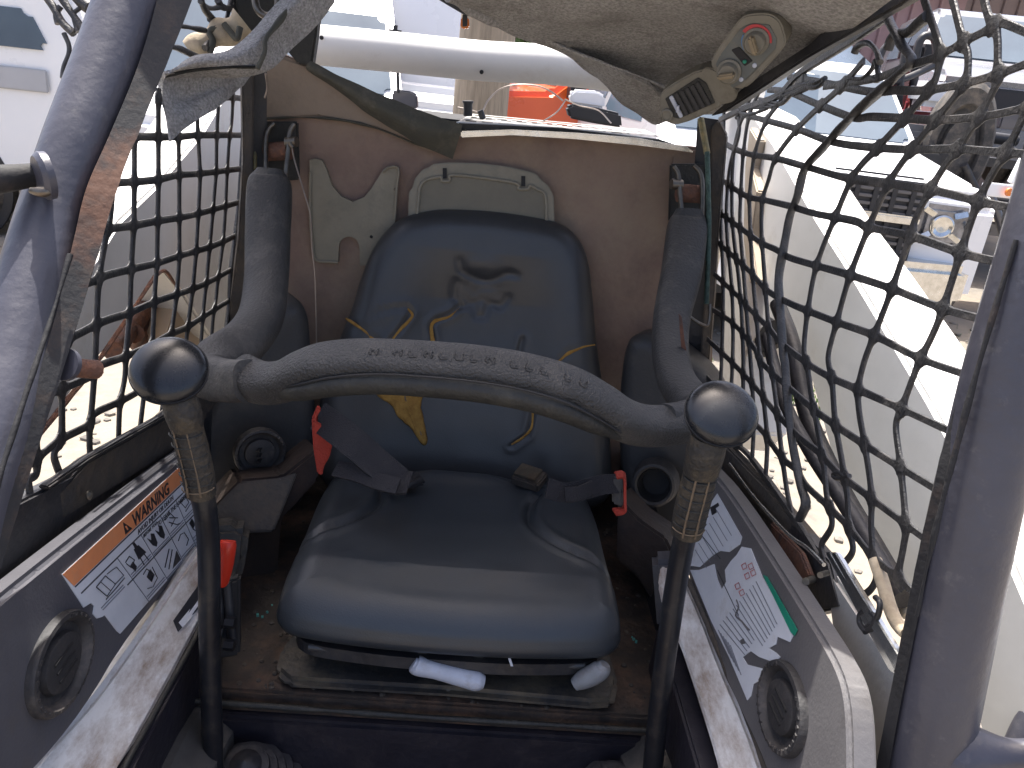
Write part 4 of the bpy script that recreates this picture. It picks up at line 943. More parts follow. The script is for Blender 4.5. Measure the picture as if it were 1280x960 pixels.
LH = [
 [(196, 124), (240, 123), (289, 122), (306, 124)],
 [(160, 171), (222, 171), (250, 169), (304, 169)],
 [(130, 229), (156, 228), (194, 225), (222, 219), (250, 217), (300, 211)],
 [(110, 291), (136, 286), (166, 282), (198, 276), (224, 272), (248, 267), (298, 253)],
 [(90, 358), (112, 353), (134, 344), (166, 336), (196, 329), (224, 320), (267, 307), (296, 294)],
 [(70, 430), (95, 419), (129, 402), (162, 391), (194, 377), (221, 368), (258, 354), (291, 336)],
 [(50, 498), (75, 487), (112, 471), (125, 457), (159, 445), (191, 430), (215, 417), (234, 409), (254, 396), (289, 374)],
 [(20, 588), (45, 574), (75, 550), (111, 531), (120, 516), (152, 501), (180, 485), (240, 446), (282, 419)],
]
LVs = [
 [(292, 100), (290, 148), (287, 171), (284, 214), (282, 259), (279, 301), (273, 346), (270, 375), (267, 392), (264, 430)],
 [(276, 90), (273, 130), (271, 171), (270, 216), (266, 266), (262, 310), (258, 353), (254, 392), (250, 450)],
 [(246, 120), (247, 157), (248, 176), (250, 221), (248, 266), (245, 316), (241, 361), (236, 400), (231, 440), (222, 500)],
 [(222, 120), (223, 171), (224, 221), (224, 272), (224, 319), (221, 366), (215, 411), (212, 436), (202, 516)],
 [(198, 110), (198, 171), (198, 225), (197, 278), (196, 329), (193, 374), (190, 430), (181, 487), (175, 536)],
 [(168, 165), (168, 225), (167, 281), (164, 336), (162, 389), (158, 435), (156, 472), (150, 506), (148, 555)],
 [(142, 220), (138, 270), (132, 299), (124, 346), (121, 392), (119, 449), (116, 495), (112, 542), (113, 576)],
 [(96, 350), (90, 400), (78, 470), (77, 542), (68, 566), (70, 580), (78, 600)],
 [(60, 490), (46, 545), (46, 590), (36, 600), (38, 620)],
]
net_l, surfL = net('straight square-meshed black webbing net over the left window', '', -.448, LH, LVs, .0105, .0105, borders=[
    ([(304, 84), (305, 150), (302, 212), (299, 255), (294, 300), (289, 340), (287, 380), (282, 420)], .016)],
    fil=.012, loc=(-.448, 1.1, ZE-.4))
# upper scraps of the left net, hanging loose
for l, r in [([(196, 26), (214, 30), (236, 34), (256, 38)], .004), ([(200, 58), (222, 60), (244, 70), (262, 74)], .004), ([(250, -6), (256, 12), (270, 30), (268, 44), (256, 60)], .005),
             ([(272, 0), (280, 10), (300, 8), (316, 14)], .005), ([(262, 24), (282, 28), (300, 18)], .004), ([(250, 2), (262, 10), (280, 8)], .004), ([(290, -8), (286, 12), (278, 40)], .004)]:
    tube('loose_strand', [surfL(*p) for p in l], r, M['net'], net_l, seg=8, noise_amp=.002)
scr = thing('net_scrap', 'torn scrap of black netting dangling outside the left front post', 'net scrap', PD(88, 40, 1.3))
for l, r in [([(52, -10), (66, 8), (78, 28), (92, 42)], .006), ([(74, -8), (84, 8), (98, 28), (104, 36)], .006), ([(76, 8), (70, 18), (72, 30)], .004), ([(100, 10), (92, 18), (96, 34), (98, 40)], .004),
             ([(80, 42), (86, 56), (86, 68), (80, 84), (78, 98)], .004), ([(96, -6), (104, 4), (112, 10)], .011)]:
    tube('scrap_strand', [PD(x, y, 1.3) for x, y in l], r, M['net'], scr, seg=8, noise_amp=.002)
# rolled bundle tied up in the upper left corner
rb = thing('rolled_bundle', 'tan rolled cloth bundle tied up in the upper left corner behind the felt', 'cloth roll', PD(270, 50, 1.3))
tube('roll', [PD(x, y, 1.28) for x, y in [(238, 64), (250, 56), (264, 50), (280, 42), (294, 34), (304, 26)]], [.014, .020, .016, .022, .018, .024], M['tan'], rb, seg=20, noise_amp=.008)
tube('tie', [PD(x, y, 1.26) for x, y in [(262, 66), (266, 52), (262, 40), (272, 34)]], .005, M['olive'], rb, seg=8)
tube('tie', [PD(x, y, 1.255) for x, y in [(280, 30), (288, 40), (296, 48), (300, 34)]], .005, M['olive'], rb, seg=8)
tube('ring', [PD(x, y, 1.3) for x, y in [(318, -6), (322, 12), (334, 20), (346, 12), (348, -6)]], .006, M['steel'], rb, seg=8)

# =================================================================== FELT HEADLINER AND HANGING FLAP
hl = thing('headliner', 'sagging grey felt headliner drooping from the cab roof towards the right rear corner', 'headliner', PD(800, 40, 1.2))
rows = [
 [PY(520, -60, 1.0), PY(720, -60, 1.0), PY(940, -50, .93), PY(1150, -30, .84)],
 [PY(600, 18, 1.20), PY(740, 0, 1.10), PY(920, -6, 1.02), PY(1106, 0, .92)],
 [PY(690, 50, 1.28), PY(780, 30, 1.18), PY(910, 26, 1.12), PY(1040, 44, 1.04)],
 [PY(745, 90, 1.36), PY(810, 62, 1.26), PY(900, 60, 1.20), PY(980, 86, 1.14)],
 [PY(790, 132, 1.42), PY(838, 92, 1.34), PY(888, 100, 1.30), PY(930, 118, 1.24)],
 [PY(816, 150, 1.46), PY(834, 146, 1.42), PY(860, 140, 1.38), PY(896, 138, 1.36)]]
sheet('felt_sheet', rows, M['felt'], hl, 14, 10, .006, .010, 9, 3)
sheet('felt_fold', [[PY(683, 50, 1.285), PY(740, 72, 1.24), PY(800, 98, 1.23), PY(840, 128, 1.30)],
                    [PY(688, 55, 1.30), PY(742, 86, 1.30), PY(792, 122, 1.31), PY(832, 140, 1.34)],
                    [PY(698, 57, 1.31), PY(748, 93, 1.36), PY(792, 134, 1.40), PY(822, 151, 1.42)]], M['felt'], hl, 8, 6, .004, .006, 20, 9)
tube('felt_edge', [PY(x, y, d) for x, y, d in [(560, -4, 1.14), (600, 20, 1.19), (640, 34, 1.235), (690, 52, 1.275), (745, 91, 1.355), (790, 133, 1.415), (816, 152, 1.455), (834, 147, 1.42)]], .006, M['felt'], hl, seg=10, noise_amp=.004)
tube('felt_crease', [PY(x, y, d) for x, y, d in [(688, 52, 1.26), (730, 70, 1.22), (780, 88, 1.21), (820, 104, 1.22), (836, 112, 1.24)]], .004, M['felt'], hl, seg=8, noise_amp=.003, ry=.6)
ff = thing('felt_flap', 'torn grey felt flap folded and hanging to a point at the upper left', 'felt flap', PD(250, 120, 1.2))
sheet('hanging_point', [[PD(197, 94, 1.10), PD(232, 88, 1.14), PD(275, 84, 1.20), PD(322, 84, 1.27)],
                        [PD(202, 124, 1.10), PD(226, 120, 1.14), PD(262, 112, 1.19), PD(306, 100, 1.25)],
                        [PD(207, 150, 1.10), PD(222, 146, 1.12), PD(250, 130, 1.16), PD(296, 108, 1.24)],
                        [PD(212, 177, 1.10), PD(218, 172, 1.11), PD(240, 154, 1.14), PD(284, 124, 1.22)]], M['felt'], ff, 8, 8, .004, .007, 18, 5)
sheet('folded_band', [[PD(202, 98, 1.09), PD(240, 70, 1.11), PD(284, 60, 1.14), PD(330, 22, 1.17), PD(372, -20, 1.2)],
                      [PD(206, 92, 1.08), PD(246, 78, 1.09), PD(300, 68, 1.12), PD(344, 30, 1.15), PD(392, -22, 1.18)],
                      [PD(204, 96, 1.10), PD(248, 90, 1.12), PD(316, 88, 1.15), PD(356, 52, 1.18), PD(416, -22, 1.2)],
                      [PD(210, 100, 1.12), PD(260, 96, 1.14), PD(326, 92, 1.17), PD(372, 56, 1.2), PD(418, 2, 1.22)]], M['felt'], ff, 10, 8, .004, .006, 16, 2)
tube('frayed_crease', [PD(x, y, d) for x, y, d in [(322, 86, 1.13), (330, 66, 1.13), (332, 48, 1.13), (346, 30, 1.15), (366, 4, 1.17)]], .004, M['olive'], ff, seg=8, noise_amp=.004)
tube('frayed_crease', [PD(x, y, d) for x, y, d in [(206, 95, 1.085), (240, 88, 1.10), (284, 84, 1.12), (322, 84, 1.145)]], .0035, M['bardark'], ff, seg=8, noise_amp=.002, ry=.6)
tube('thin_wire', [PD(x, y, d) for x, y, d in [(332, 92, 1.3), (334, 110, 1.34), (331, 122, 1.36)]], .0018, M['copper'], ff, seg=6)
clip = thing('hanging_clip', 'small orange and black clip hanging from the window header', 'clip', PD(581, 26, 1.4))
slab('clip_body', Pl(PD(581, 26, 1.42), (0, -1, 0)), [(576, 22), (586, 22), (587, 34), (582, 37), (575, 34)], .012, M['amber'], clip, .002)
slab('clip_hook', Pl(PD(581, 26, 1.41), (0, -1, 0)), [(578, 18), (584, 18), (584, 33), (578, 33)], .008, M['trim'], clip, .001)

# =================================================================== HEATER CONTROL
hv = thing('heater_control', 'dusty two-part heater control with louvred vent and red blue dial hanging from the felt', 'heater control', PD(900, 80, 1.1))
nH = (V(-f_)*.8 + V((-.25, .1, -.55))).normalized()
H1 = Pl(PD(930, 70, .96), nH, (0, .2, 1)); H2 = Pl(PD(870, 115, 1.08), (V(-f_)*.8+V((-.2, 0, -.5))).normalized(), (0, .2, 1))
def crop6(l): return [(780+x/5.818, y/5.818) for x, y in l]
slab('upper_housing', H1, crop6([(625, 480), (640, 420), (720, 300), (845, 130), (900, 105), (1040, 95), (1110, 125), (1150, 180), (1182, 300), (1165, 350), (1010, 520), (900, 640), (800, 650), (700, 560)]), .045, M['hvac'], hv, .005, segs=3, ch=1)
slab('upper_face', H1, crop6([(665, 470), (700, 400), (850, 200), (930, 165), (1060, 175), (1115, 270), (1110, 350), (1000, 470), (860, 610), (790, 640), (720, 560)]), .004, M['hvacface'], hv, .001, off=.001)
def arc(cx, cy, r1, r2, a0, a1, n=14):
    A = [(cx+r2*math.cos(R(a0+(a1-a0)*i/n)), cy-r2*math.sin(R(a0+(a1-a0)*i/n))) for i in range(n+1)]
    B = [(cx+r1*math.cos(R(a0+(a1-a0)*i/n)), cy-r1*math.sin(R(a0+(a1-a0)*i/n))) for i in range(n+1)]
    return crop6(A+B[::-1])
slab('hot_arc', H1, arc(960, 290, 82, 118, 145, -10), .001, M['red'], hv, off=.0022)
slab('cold_arc', H1, arc(960, 300, 84, 106, 150, 215), .001, M['blue'], hv, off=.0022)
def dial(px, py, r, ang):
    c = H1.hit(px, py, .002)
    d = disc('dial', c, H1.n, [(0, 0), (r*1.25, 0), (r*1.25, .003), (r*1.02, .004), (r, .009), (r*.85, .012), (0, .012)], M['hvac'], hv, 36)
    b = bmesh.new(); ax = math.cos(R(ang)), math.sin(R(ang))
    rot = Matrix((H1.u*ax[0]+H1.v*ax[1], H1.v*ax[0]-H1.u*ax[1], H1.n)).transposed().to_4x4()
    box(b, c+H1.n*.016, (r*1.7, r*.5, .012), rot, .002); link('grip_bar', b, M['dial'], d, True, 35)
p = crop6([(960, 300), (765, 520)])
dial(*p[0], .0125, -70); dial(*p[1], .0120, 8)
slab('slider_slot', H1, crop6([(780, 360), (840, 335), (940, 440), (880, 480)]), .003, M['dark'], hv, .0008, off=.002)
slab('slider_knob', H1, crop6([(862, 440), (884, 426), (900, 444), (880, 460)]), .004, M['green_w'], hv, .0008, off=.005)
for x, y in ((950, 475), (853, 577)):
    q = crop6([(x, y)])[0]; disc('indicator', H1.hit(*q, .001), H1.n, [(0, 0), (.0028, 0), (.0026, .0015), (0, .002)], M['whitelever'], hv, 14)
slab('neck_block', H2, crop6([(545, 505), (620, 480), (720, 540), (830, 660), (815, 735), (700, 765), (660, 700)]), .04, M['hvac'], hv, .004, off=.002, ch=2)
slab('lower_housing', H2, crop6([(258, 705), (280, 660), (400, 580), (560, 500), (620, 520), (700, 640), (720, 740), (690, 790), (400, 915), (310, 895), (262, 830)]), .045, M['hvac'], hv, .005, segs=3, ch=1)
slab('lower_bezel', H2, crop6([(300, 715), (540, 560), (600, 600), (665, 745), (400, 862), (360, 850)]), .002, M['bardark'], hv, .0008, off=.0022)
for k in range(6):
    t0 = k/6
    a = (330+t0*230, 700-t0*120); b = (410+t0*245, 852-t0*105)
    slab('louvre', H2, crop6([(a[0], a[1]), (a[0]+26, a[1]-14), (b[0]+24, b[1]-12), (b[0], b[1])]), .004, M['vent'] if k else M['whitelever'], hv, .0008, off=.006)
tube('louvre_tab', [H2.hit(*crop6([(392, 768)])[0], .009), H2.hit(*crop6([(388, 815)])[0], .009)], .0022, M['whitelever'], hv, seg=8, smooth_n=0)
q = crop6([(312, 835)])[0]
disc('round_plug', H2.hit(*q, .002), H2.n, [(0, 0), (.0085, 0), (.0085, .003), (.0065, .004), (.006, .0025), (0, .002)], M['hvac'], hv, 28)

# =================================================================== DECALS
LD = Pl(LP.at(0, 0, .0012), LP.n)
dl = thing('warning_decal', 'orange and white warning decal with pictograms on the left panel', 'decal', LD.hit(160, 690))
def crD(l): return [(60+x/4, 560+y/4) for x, y in l]
# decal frame: corners read off the photograph
c_tl, c_tr, c_bl, c_br = [LD.loc(LD.hit(*p)) for p in crD([(72, 632), (628, 122), (360, 925), (905, 430)])]
c_tl, c_tr = LD.loc(LD.hit(*crD([(72, 632)])[0])), LD.loc(LD.hit(*crD([(668, 85)])[0]))
c_bl, c_br = LD.loc(LD.hit(*crD([(362, 928)])[0])), LD.loc(LD.hit(*crD([(800, 430)])[0]))
def D(s, t):
    a = (c_tl[0]*(1-s)+c_tr[0]*s, c_tl[1]*(1-s)+c_tr[1]*s); b = (c_bl[0]*(1-s)+c_br[0]*s, c_bl[1]*(1-s)+c_br[1]*s)
    return (a[0]*(1-t)+b[0]*t, a[1]*(1-t)+b[1]*t)
# torn lower left corner kept from the photo
base = [D(0, 0), D(1, 0), D(1, 1), D(0, 1)] + [LD.loc(LD.hit(*p)) for p in crD([(345, 915), (310, 868), (285, 835), (270, 845), (245, 852), (226, 830), (232, 790), (215, 775), (178, 798), (165, 775)])]
slab('decal_sheet', LD, base, .001, M['decal'], dl, pix=False)
def quad(name, s0, s1, t0, t1, material, off=.0006, sk=0):
    return slab(name, LD, [D(s0, t0), D(s1, t0), D(s1+sk, t1), D(s0+sk, t1)], .0005, material, dl, pix=False, off=off)
quad('orange_band', 0, 1, 0, .175, M['orange_w'])
for t_ in (.185, .285): quad('rule', 0, 1, t_, t_+.012, M['ink'])
quad('rule', .22, 1, .62, .632, M['ink'])
for s_ in (.265, .47, .66, .83): quad('rule', s_, s_+.004, .30, 1, M['ink2'])
du = (LD.at(*D(1, .1))-LD.at(*D(0, .1))).normalized(); dv = LD.n.cross(du)
wid = (LD.at(*D(1, 0))-LD.at(*D(0, 0))).length; hei = (LD.at(*D(.3, 0))-LD.at(*D(.3, 1))).length
def dt(s, a, b, size, m_='ink', bold=0): return text('lettering', s, LD.at(*D(a, b), .0008), du, dv, size*hei, M[m_], dl, bold=bold, depth=.0002)
dt('WARNING', .455, .158, .150, bold=.0005)
tri = bmesh.new()
P0, P1, P2 = D(.385, .155), D(.443, .155), D(.414, .025)
slab('alert_triangle', LD, [P0, P1, P2], .0005, M['ink'], dl, pix=False, off=.0008)
slab('alert_mark', LD, [D(.410, .13), D(.418, .13), D(.419, .08), D(.409, .08)], .0004, M['orange_w'], dl, pix=False, off=.0012)
dt('AVOID INJURY OR DEATH', .455, .266, .062)
dt('TO LEAVE THE LOADER', .60, .375, .062)
dt('BEFORE YOU', .475, .345, .045)
# pictograms: outlines of book, person, levers, seat, blade
def pic(pts, m_='ink', closed=True):
    return slab('pictogram', LD, [D(*p) for p in pts], .0004, M[m_], dl, pix=False, off=.0009)
def ln(pts, r=.0007, m_='ink'): return tube('pictogram_line', [LD.at(*D(*p), .0009) for p in pts], r, M[m_], dl, seg=5, smooth_n=0)
_ln = ln
def ln(pts, r=.0007, m_='ink'): return _ln(pts, r*.6, m_)
ln([(.075, .36), (.15, .34), (.165, .50), (.085, .53), (.075, .36)], .0010); ln([(.11, .35), (.12, .52)]); ln([(.165, .34), (.23, .36), (.235, .50), (.165, .50)], .0009)
ln([(.07, .55), (.15, .545), (.23, .53)], .0010)
pic([(.38, .36), (.42, .36), (.44, .50), (.37, .50)]); pic([(.392, .30), (.408, .30), (.410, .36), (.390, .36)]); ln([(.385, .5), (.38, .60)], .001); ln([(.42, .5), (.425, .60)], .001)
ln([(.29, .40), (.33, .38), (.345, .46), (.30, .50), (.29, .42)], .001); pic([(.30, .48), (.33, .46), (.335, .54), (.31, .58)]); 
for a in (.495, .575): pic([(a, .38), (a+.02, .44), (a+.04, .37), (a+.06, .40), (a+.05, .52), (a+.03, .55), (a+.01, .50)])
ln([(.68, .38), (.74, .36), (.76, .46), (.70, .50)], .0009); ln([(.70, .44), (.75, .54), (.78, .56)], .0012); ln([(.72, .40), (.78, .48)], .0012)
ln([(.86, .36), (.92, .34), (.93, .44), (.88, .46), (.86, .36)], .0009); ln([(.87, .5), (.95, .47)], .0009)
ln([(.34, .68), (.38, .66), (.40, .78), (.36, .82)], .001); pic([(.35, .74), (.40, .70), (.405, .80), (.36, .84)]); ln([(.31, .86), (.35, .9), (.41, .86), (.42, .70)], .0009)
pic([(.55, .94), (.65, .80), (.65, .94)]); ln([(.50, .84), (.60, .70)], .0012); ln([(.52, .90), (.62, .74)], .0012)
ln([(.70, .72), (.74, .68), (.78, .70), (.79, .82), (.75, .86)], .0011); pic([(.86, .66), (.90, .64), (.91, .74), (.87, .76)]); ln([(.87, .76), (.90, .86)], .0012)
for s0, s1, rows_ in ((.275, .46, (.56, .59)), (.48, .65, (.575, .60)), (.275, .46, (.93, .96)), (.475, .65, (.965, .985)), (.67, .82, (.56, .59)), (.67, .82, (.92, .95, .98)), (.84, 1.0, (.55, .58)), (.84, 1, (.86, .9, .94)), (.02, .2, (.58, .61))):
    for r_ in rows_: quad('small_print', s0, s1, r_, r_+.009, M['ink2'], .0007)

RD = Pl(RP.at(0, 0, .0012), RP.n)
dr = thing('chewed_decal', 'tattered white instruction decal with green edge on the right panel', 'decal', RD.hit(930, 750))
def crE(l): return [(840+x/2.667, 600+y/2.667) for x, y in l]
# upper and lower surviving pieces with the torn gap between
up_ = crE([(150, 45), (232, 190), (225, 215), (190, 240), (160, 236), (130, 255), (92, 290), (55, 285), (48, 262), (85, 180), (120, 90)])
mid = crE([(232, 222), (262, 228), (300, 322), (345, 400), (402, 520), (392, 540), (370, 530), (350, 522), (345, 548), (322, 560), (345, 575), (360, 590), (345, 610), (318, 600), (290, 590), (262, 570), (235, 590), (250, 615), (300, 628), (318, 640), (300, 650), (285, 672), (270, 680), (262, 720), (250, 734), (236, 700), (190, 590), (130, 470), (60, 300), (90, 300), (140, 280), (150, 330), (165, 365), (180, 340), (176, 300), (196, 270), (215, 250)])
slab('decal_sheet', RD, up_, .001, M['decal'], dr); slab('decal_sheet', RD, mid, .001, M['decal'], dr)
slab('green_band', RD, crE([(304, 316), (318, 322), (420, 500), (410, 520), (396, 506)]), .0006, M['green_w'], dr, off=.0006)
for a, b in (((235, 500), (243, 560)),): slab('torn_gap', RD, crE([(228, 535), (240, 528), (246, 545), (234, 548)]), .0005, M['panel2'], dr, off=.0008)
# printed rows
rowd = random.Random(8)
def rrow(x0, y0, x1, y1, m_='ink2', th=2.0):
    dx, dy = x1-x0, y1-y0; l = math.hypot(dx, dy); nx, ny = -dy/l*th, dx/l*th
    slab('small_print', RD, crE([(x0, y0), (x1, y1), (x1+nx, y1+ny), (x0+nx, y0+ny)]), .0005, M[m_], dr, off=.0006)
for k in range(12): rrow(282-k*11, 338+k*13, 352-k*8+(k > 6)*-20, 480+k*12-(k > 6)*30, 'ink2', 2.2)
for k in range(6): rrow(196-k*8, 520-k*10+30, 232-k*8, 620-k*14+30, 'ink2', 1.8)
for k in range(7): rrow(150-k*12, 100+k*22, 200-k*14, 185+k*18, 'ink2', 1.6)
slab('logo_mark', RD, crE([(128, 92), (154, 76), (158, 86), (146, 94), (150, 108), (134, 118)]), .0005, M['ink'], dr, off=.0006)
for a in (((80, 160), (160, 262)), ((150, 300), (222, 452))): tube('rule', [RD.hit(*crE([q])[0], .0008) for q in a], .0005, M['ink'], dr, seg=5, smooth_n=0)
tube('frayed_tear', [RD.hit(*q, .0006) for q in crE([(215, 400), (222, 425), (212, 452), (232, 470), (246, 488), (258, 500)])], .0012, M['panel2'], dr, seg=5, smooth_n=3)
for cx_, cy_ in ((218, 356), (250, 322), (262, 290), (232, 378), (270, 312), (240, 290)):
    P_ = [RD.hit(*crE([q])[0], .0008) for q in ((cx_-9, cy_-6), (cx_+4, cy_-14), (cx_+10, cy_+2), (cx_-3, cy_+9), (cx_-9, cy_-6))]
    tube('diagram_box', P_, .0005, M['redink'], dr, seg=5, smooth_n=0)
# =================================================================== LOADER ARMS AND REAR FRAME
AR_ = Pl((.60, 1.4, ZE-.6), (-1, 0, 0)); AL_ = Pl((-.62, 1.4, ZE-.5), (1, 0, 0))
ra = thing('loader_boom', 'big white loader arm sloping past the right window net', 'loader arm', (.66, 1.6, .4), 'white loader arms either side of the cab')
slab('arm_beam', AR_, [(903, 120), (940, 140), (968, 180), (1022, 275), (1061, 335), (1096, 393), (1160, 500), (1215, 600), (1262, 700), (1330, 860), (1330, 1060), (1240, 960), (1200, 840), (1110, 725), (1066, 640), (1040, 575), (1012, 470), (985, 415), (962, 400), (930, 442), (922, 540), (900, 560)], .11, M['armwhite'], ra, .006, segs=3)
slab('stiffener', AR_, [(948, 160), (958, 176), (950, 210), (958, 240), (950, 300), (958, 352), (948, 356), (940, 300), (942, 210)], .02, mat('old_primer', (.42, .36, .28), (.30, .25, .19), 12, .7), ra, .003, off=.02)
tube('cylinder_hose', [AR_.hit(x, y, .06) for x, y in [(972, 380), (990, 430), (1010, 520), (1050, 610), (1090, 680), (1130, 750)]], .014, M['rubber'], ra, seg=12)
tube('cylinder_hose', [AR_.hit(x, y, .10) for x, y in [(958, 420), (980, 500), (1010, 560), (1062, 640), (1110, 720)]], .010, M['rubber'], ra, seg=12)
tube('steel_line', [AR_.hit(x, y, .05) for x, y in [(1000, 470), (1018, 540), (1048, 606), (1092, 690), (1134, 770)]], .006, M['tan'], ra, seg=10)
slab('cutout', AR_, [(944, 424), (958, 404), (974, 398), (976, 428), (960, 436), (948, 446)], .02, M['dark'], ra, .002, off=.003)
la = thing('loader_boom', 'white loader arm behind the straight net of the left window, with a rusty cutout', 'loader arm', (-.68, 1.6, .4), 'white loader arms either side of the cab')
slab('arm_beam', AL_, [(322, 40), (296, 96), (252, 168), (196, 232), (150, 276), (60, 420), (-60, 590), (-60, 720), (-10, 640), (52, 540), (130, 440), (194, 345), (207, 340), (228, 366), (262, 420), (290, 440), (322, 400)], .12, M['armwhite'], la, .006, segs=3)
tube('rusty_edge', [AL_.hit(x, y, .002) for x, y in [(196, 344), (207, 339), (222, 360), (230, 368)]], .003, M['rust'], la, seg=8, noise_amp=.002)
tube('rusty_edge', [AL_.hit(x, y, .002) for x, y in [(193, 346), (130, 441), (52, 541), (0, 620)]], .004, M['rust'], la, seg=8, noise_amp=.002)
slab('tower_leg', Pl((-.66, 1.5, ZE-.6), (1, 0, 0)), [(222, 380), (236, 366), (270, 425), (262, 470), (214, 470), (206, 430)], .05, mat('cream_paint', (.62, .48, .34), (.54, .42, .30), 6, .5), la, .004)
tube('dark_linkage', [V((-.70, 1.62, ZE-.62)), V((-.72, 1.7, ZE-.66)), PX(200, 368, -.72), PX(170, 400, -.72), PX(140, 440, -.70)], .022, M['rust'], la, seg=10, noise_amp=.006)
slab('engine_cover', Pl((-.74, 1.5, ZE-.6), (1, 0, 0)), [(196, 340), (236, 340), (236, 400), (215, 410), (190, 400), (150, 440), (176, 380)], .05, M['dark'], la, .004)
# arm seen beyond the left post (top of the frame is bright sky and van)
# white cross tube behind the cab
ct = thing('cross_tube', 'white painted cross tube running level behind the rear window', 'tube', PY(570, 70, 2.05))
tube('painted_tube', [PY(384, 55, 2.05), PY(480, 64, 2.05), PY(600, 76, 2.05), PY(700, 82, 2.05), PY(800, 94, 2.05), PY(950, 112, 2.05)], [.045]*6, M['armwhite'], ct, seg=32)
for x, y in ((402, 47), (602, 90)): disc('tube_hole', PY(x, y, 2.003), (0, -1, 0), [(0, 0), (.005, 0), (.004, .002), (0, .002)], M['dark'], ct, 12)
# engine hood plate behind window so the machine goes on
bd = thing('machine_body', 'white rear body of the loader behind and below the cab', 'machine body', (0, 2.0, .2))
bm = bmesh.new(); box(bm, (0, 2.08, 1.02), (.98, .72, .70), None, .03); link('engine_housing', bm, M['blackpaint'], bd, True, 35)
bm = bmesh.new(); box(bm, (0, 1.2, .42), (.86, 1.9, .30), None, .02); link('chassis', bm, M['blackpaint'], bd, True, 35)
for s in (-1, 1):
    for y in (.75, 1.75):
        w_ = disc('wheel', (s*.50, y, .38), (s, 0, 0), [(0, .02), (.16, .02), (.18, -.02), (.30, .0), (.345, .02), (.36, .0), (.38, -.03), (.38, -.18), (.34, -.22), (0, -.22)], M['tyre'], bd, 40)
        disc('hub', (s*.525, y, .38), (s, 0, 0), [(0, .01), (.06, .01), (.08, -.01), (.16, -.015), (.17, -.03), (0, -.03)], M['armwhite'], w_, 24)
# hose and guard tube outside the right post
hs = thing('hydraulic_hose', 'black hydraulic hoses looping past a white cylinder at the lower right corner', 'hose', PD(1255, 860, .95))
tube('outer_hose', [PD(x, y, .9) for x, y in [(1246, 812), (1262, 822), (1276, 838), (1280, 870), (1276, 930), (1270, 1000)]], .012, M['rubber'], hs, seg=14)
tube('inner_hose', [PD(x, y, .95) for x, y in [(1228, 860), (1242, 880), (1252, 910), (1262, 940), (1270, 980)]], .013, M['rubber'], hs, seg=14)
tube('guard_rod', [PD(x, y, .82) for x, y in [(1330, 850), (1290, 900), (1270, 940), (1262, 960)]], .014, M['post'], hs, seg=14)
tube('white_cylinder', [PD(x, y, 1.0) for x, y in [(1236, 828), (1258, 846), (1274, 880), (1290, 940)]], .016, M['armwhite'], hs, seg=16)
tube('cylinder_band', [PD(1262, 872, .985), PD(1272, 866, .985)], .018, M['rubber'], hs, seg=16, smooth_n=0)

# antenna wires and knob on the ledge
wl = thing('wire_loop', 'thin curled wire loop standing on the white ledge', 'wire', PY(640, 140, 1.62))
tube('wire', [PY(x, y, 1.62) for x, y in [(572, 134), (590, 138), (602, 140), (610, 126), (624, 112), (645, 106), (670, 107), (688, 114), (704, 126)]], .0016, M['copper'], wl, seg=6)
tube('wire', [PY(x, y, 1.64) for x, y in [(678, 152), (696, 140), (708, 124)]], .0014, M['copper'], wl, seg=6)
tube('wire', [PY(x, y, 1.64) for x, y in [(706, 124), (724, 132), (748, 138), (764, 154)]], .0014, M['copper'], wl, seg=6)
tube('wire_clamp', [PY(600, 138, 1.615), PY(604, 149, 1.615)], .006, M['trim'], wl, seg=10, smooth_n=0)
st = thing('rubber_stop', 'short black rubber stop on the left end of the ledge', 'rubber stop', PY(585, 140, 1.60))
tube('stop_body', [PY(585, 128, 1.60), PY(585, 145, 1.60)], .0085, M['trim'], st, seg=16, smooth_n=0)
tube('stop_cap', [PY(585, 126, 1.60), PY(585, 129, 1.60)], .0105, M['trim'], st, seg=16, smooth_n=0)
vw = thing('hanging_wire', 'single pale wire hanging down the rear panel beside the left padded arm', 'wire', PY(392, 300, 1.50))
tube('wire', [PY(x, y, 1.48) for x, y in [(364, 180), (368, 200), (380, 240), (388, 270), (390, 310), (394, 350), (396, 440)]], .0014, M['copper'], vw, seg=6)
tube('wire_knot', [PY(362, 178, 1.46), PY(366, 184, 1.46)], .0045, M['steel'], vw, seg=10, smooth_n=0)

# =================================================================== GROUND
gm = mat('gravel_ground', (.20, .185, .165), (.125, .115, .10), 14.0, .95, bump=.9, bscale=45, dirt=(.25, .21, .16), dscale=.8, damt=.5)
bm = bmesh.new(); n = 90
def gz(x, y): return noise.noise(V((x*.7, y*.7, 0)))*.02
vs = {}
for i in range(n+1):
    for j in range(n+1):
        x = (i/n*2-1); y = (j/n*2-1); x = x*abs(x)**1.6*400; y = y*abs(y)**1.6*400+3
        vs[i, j] = bm.verts.new((x, y, gz(x, y)*(1 if abs(x) < 20 else 0)))
for i in range(n):
    for j in range(n): bm.faces.new((vs[i, j], vs[i+1, j], vs[i+1, j+1], vs[i, j+1]))
g = link('ground', bm, gm, None, True); g['kind'] = 'structure'
rg = random.Random(21); bm = bmesh.new()
for k in range(2600):
    sx = rg.choice((-1, 1)); x = sx*rg.uniform(.8, 4.2); y = rg.uniform(.6, 7.5); s = rg.uniform(.008, .028)
    r = bmesh.ops.create_icosphere(bm, subdivisions=1, radius=s)
    for v in r['verts']: v.co = V((v.co.x*rg.uniform(.7, 1.3), v.co.y, v.co.z*.6))+V((x, y, gz(x, y)+s*.2))
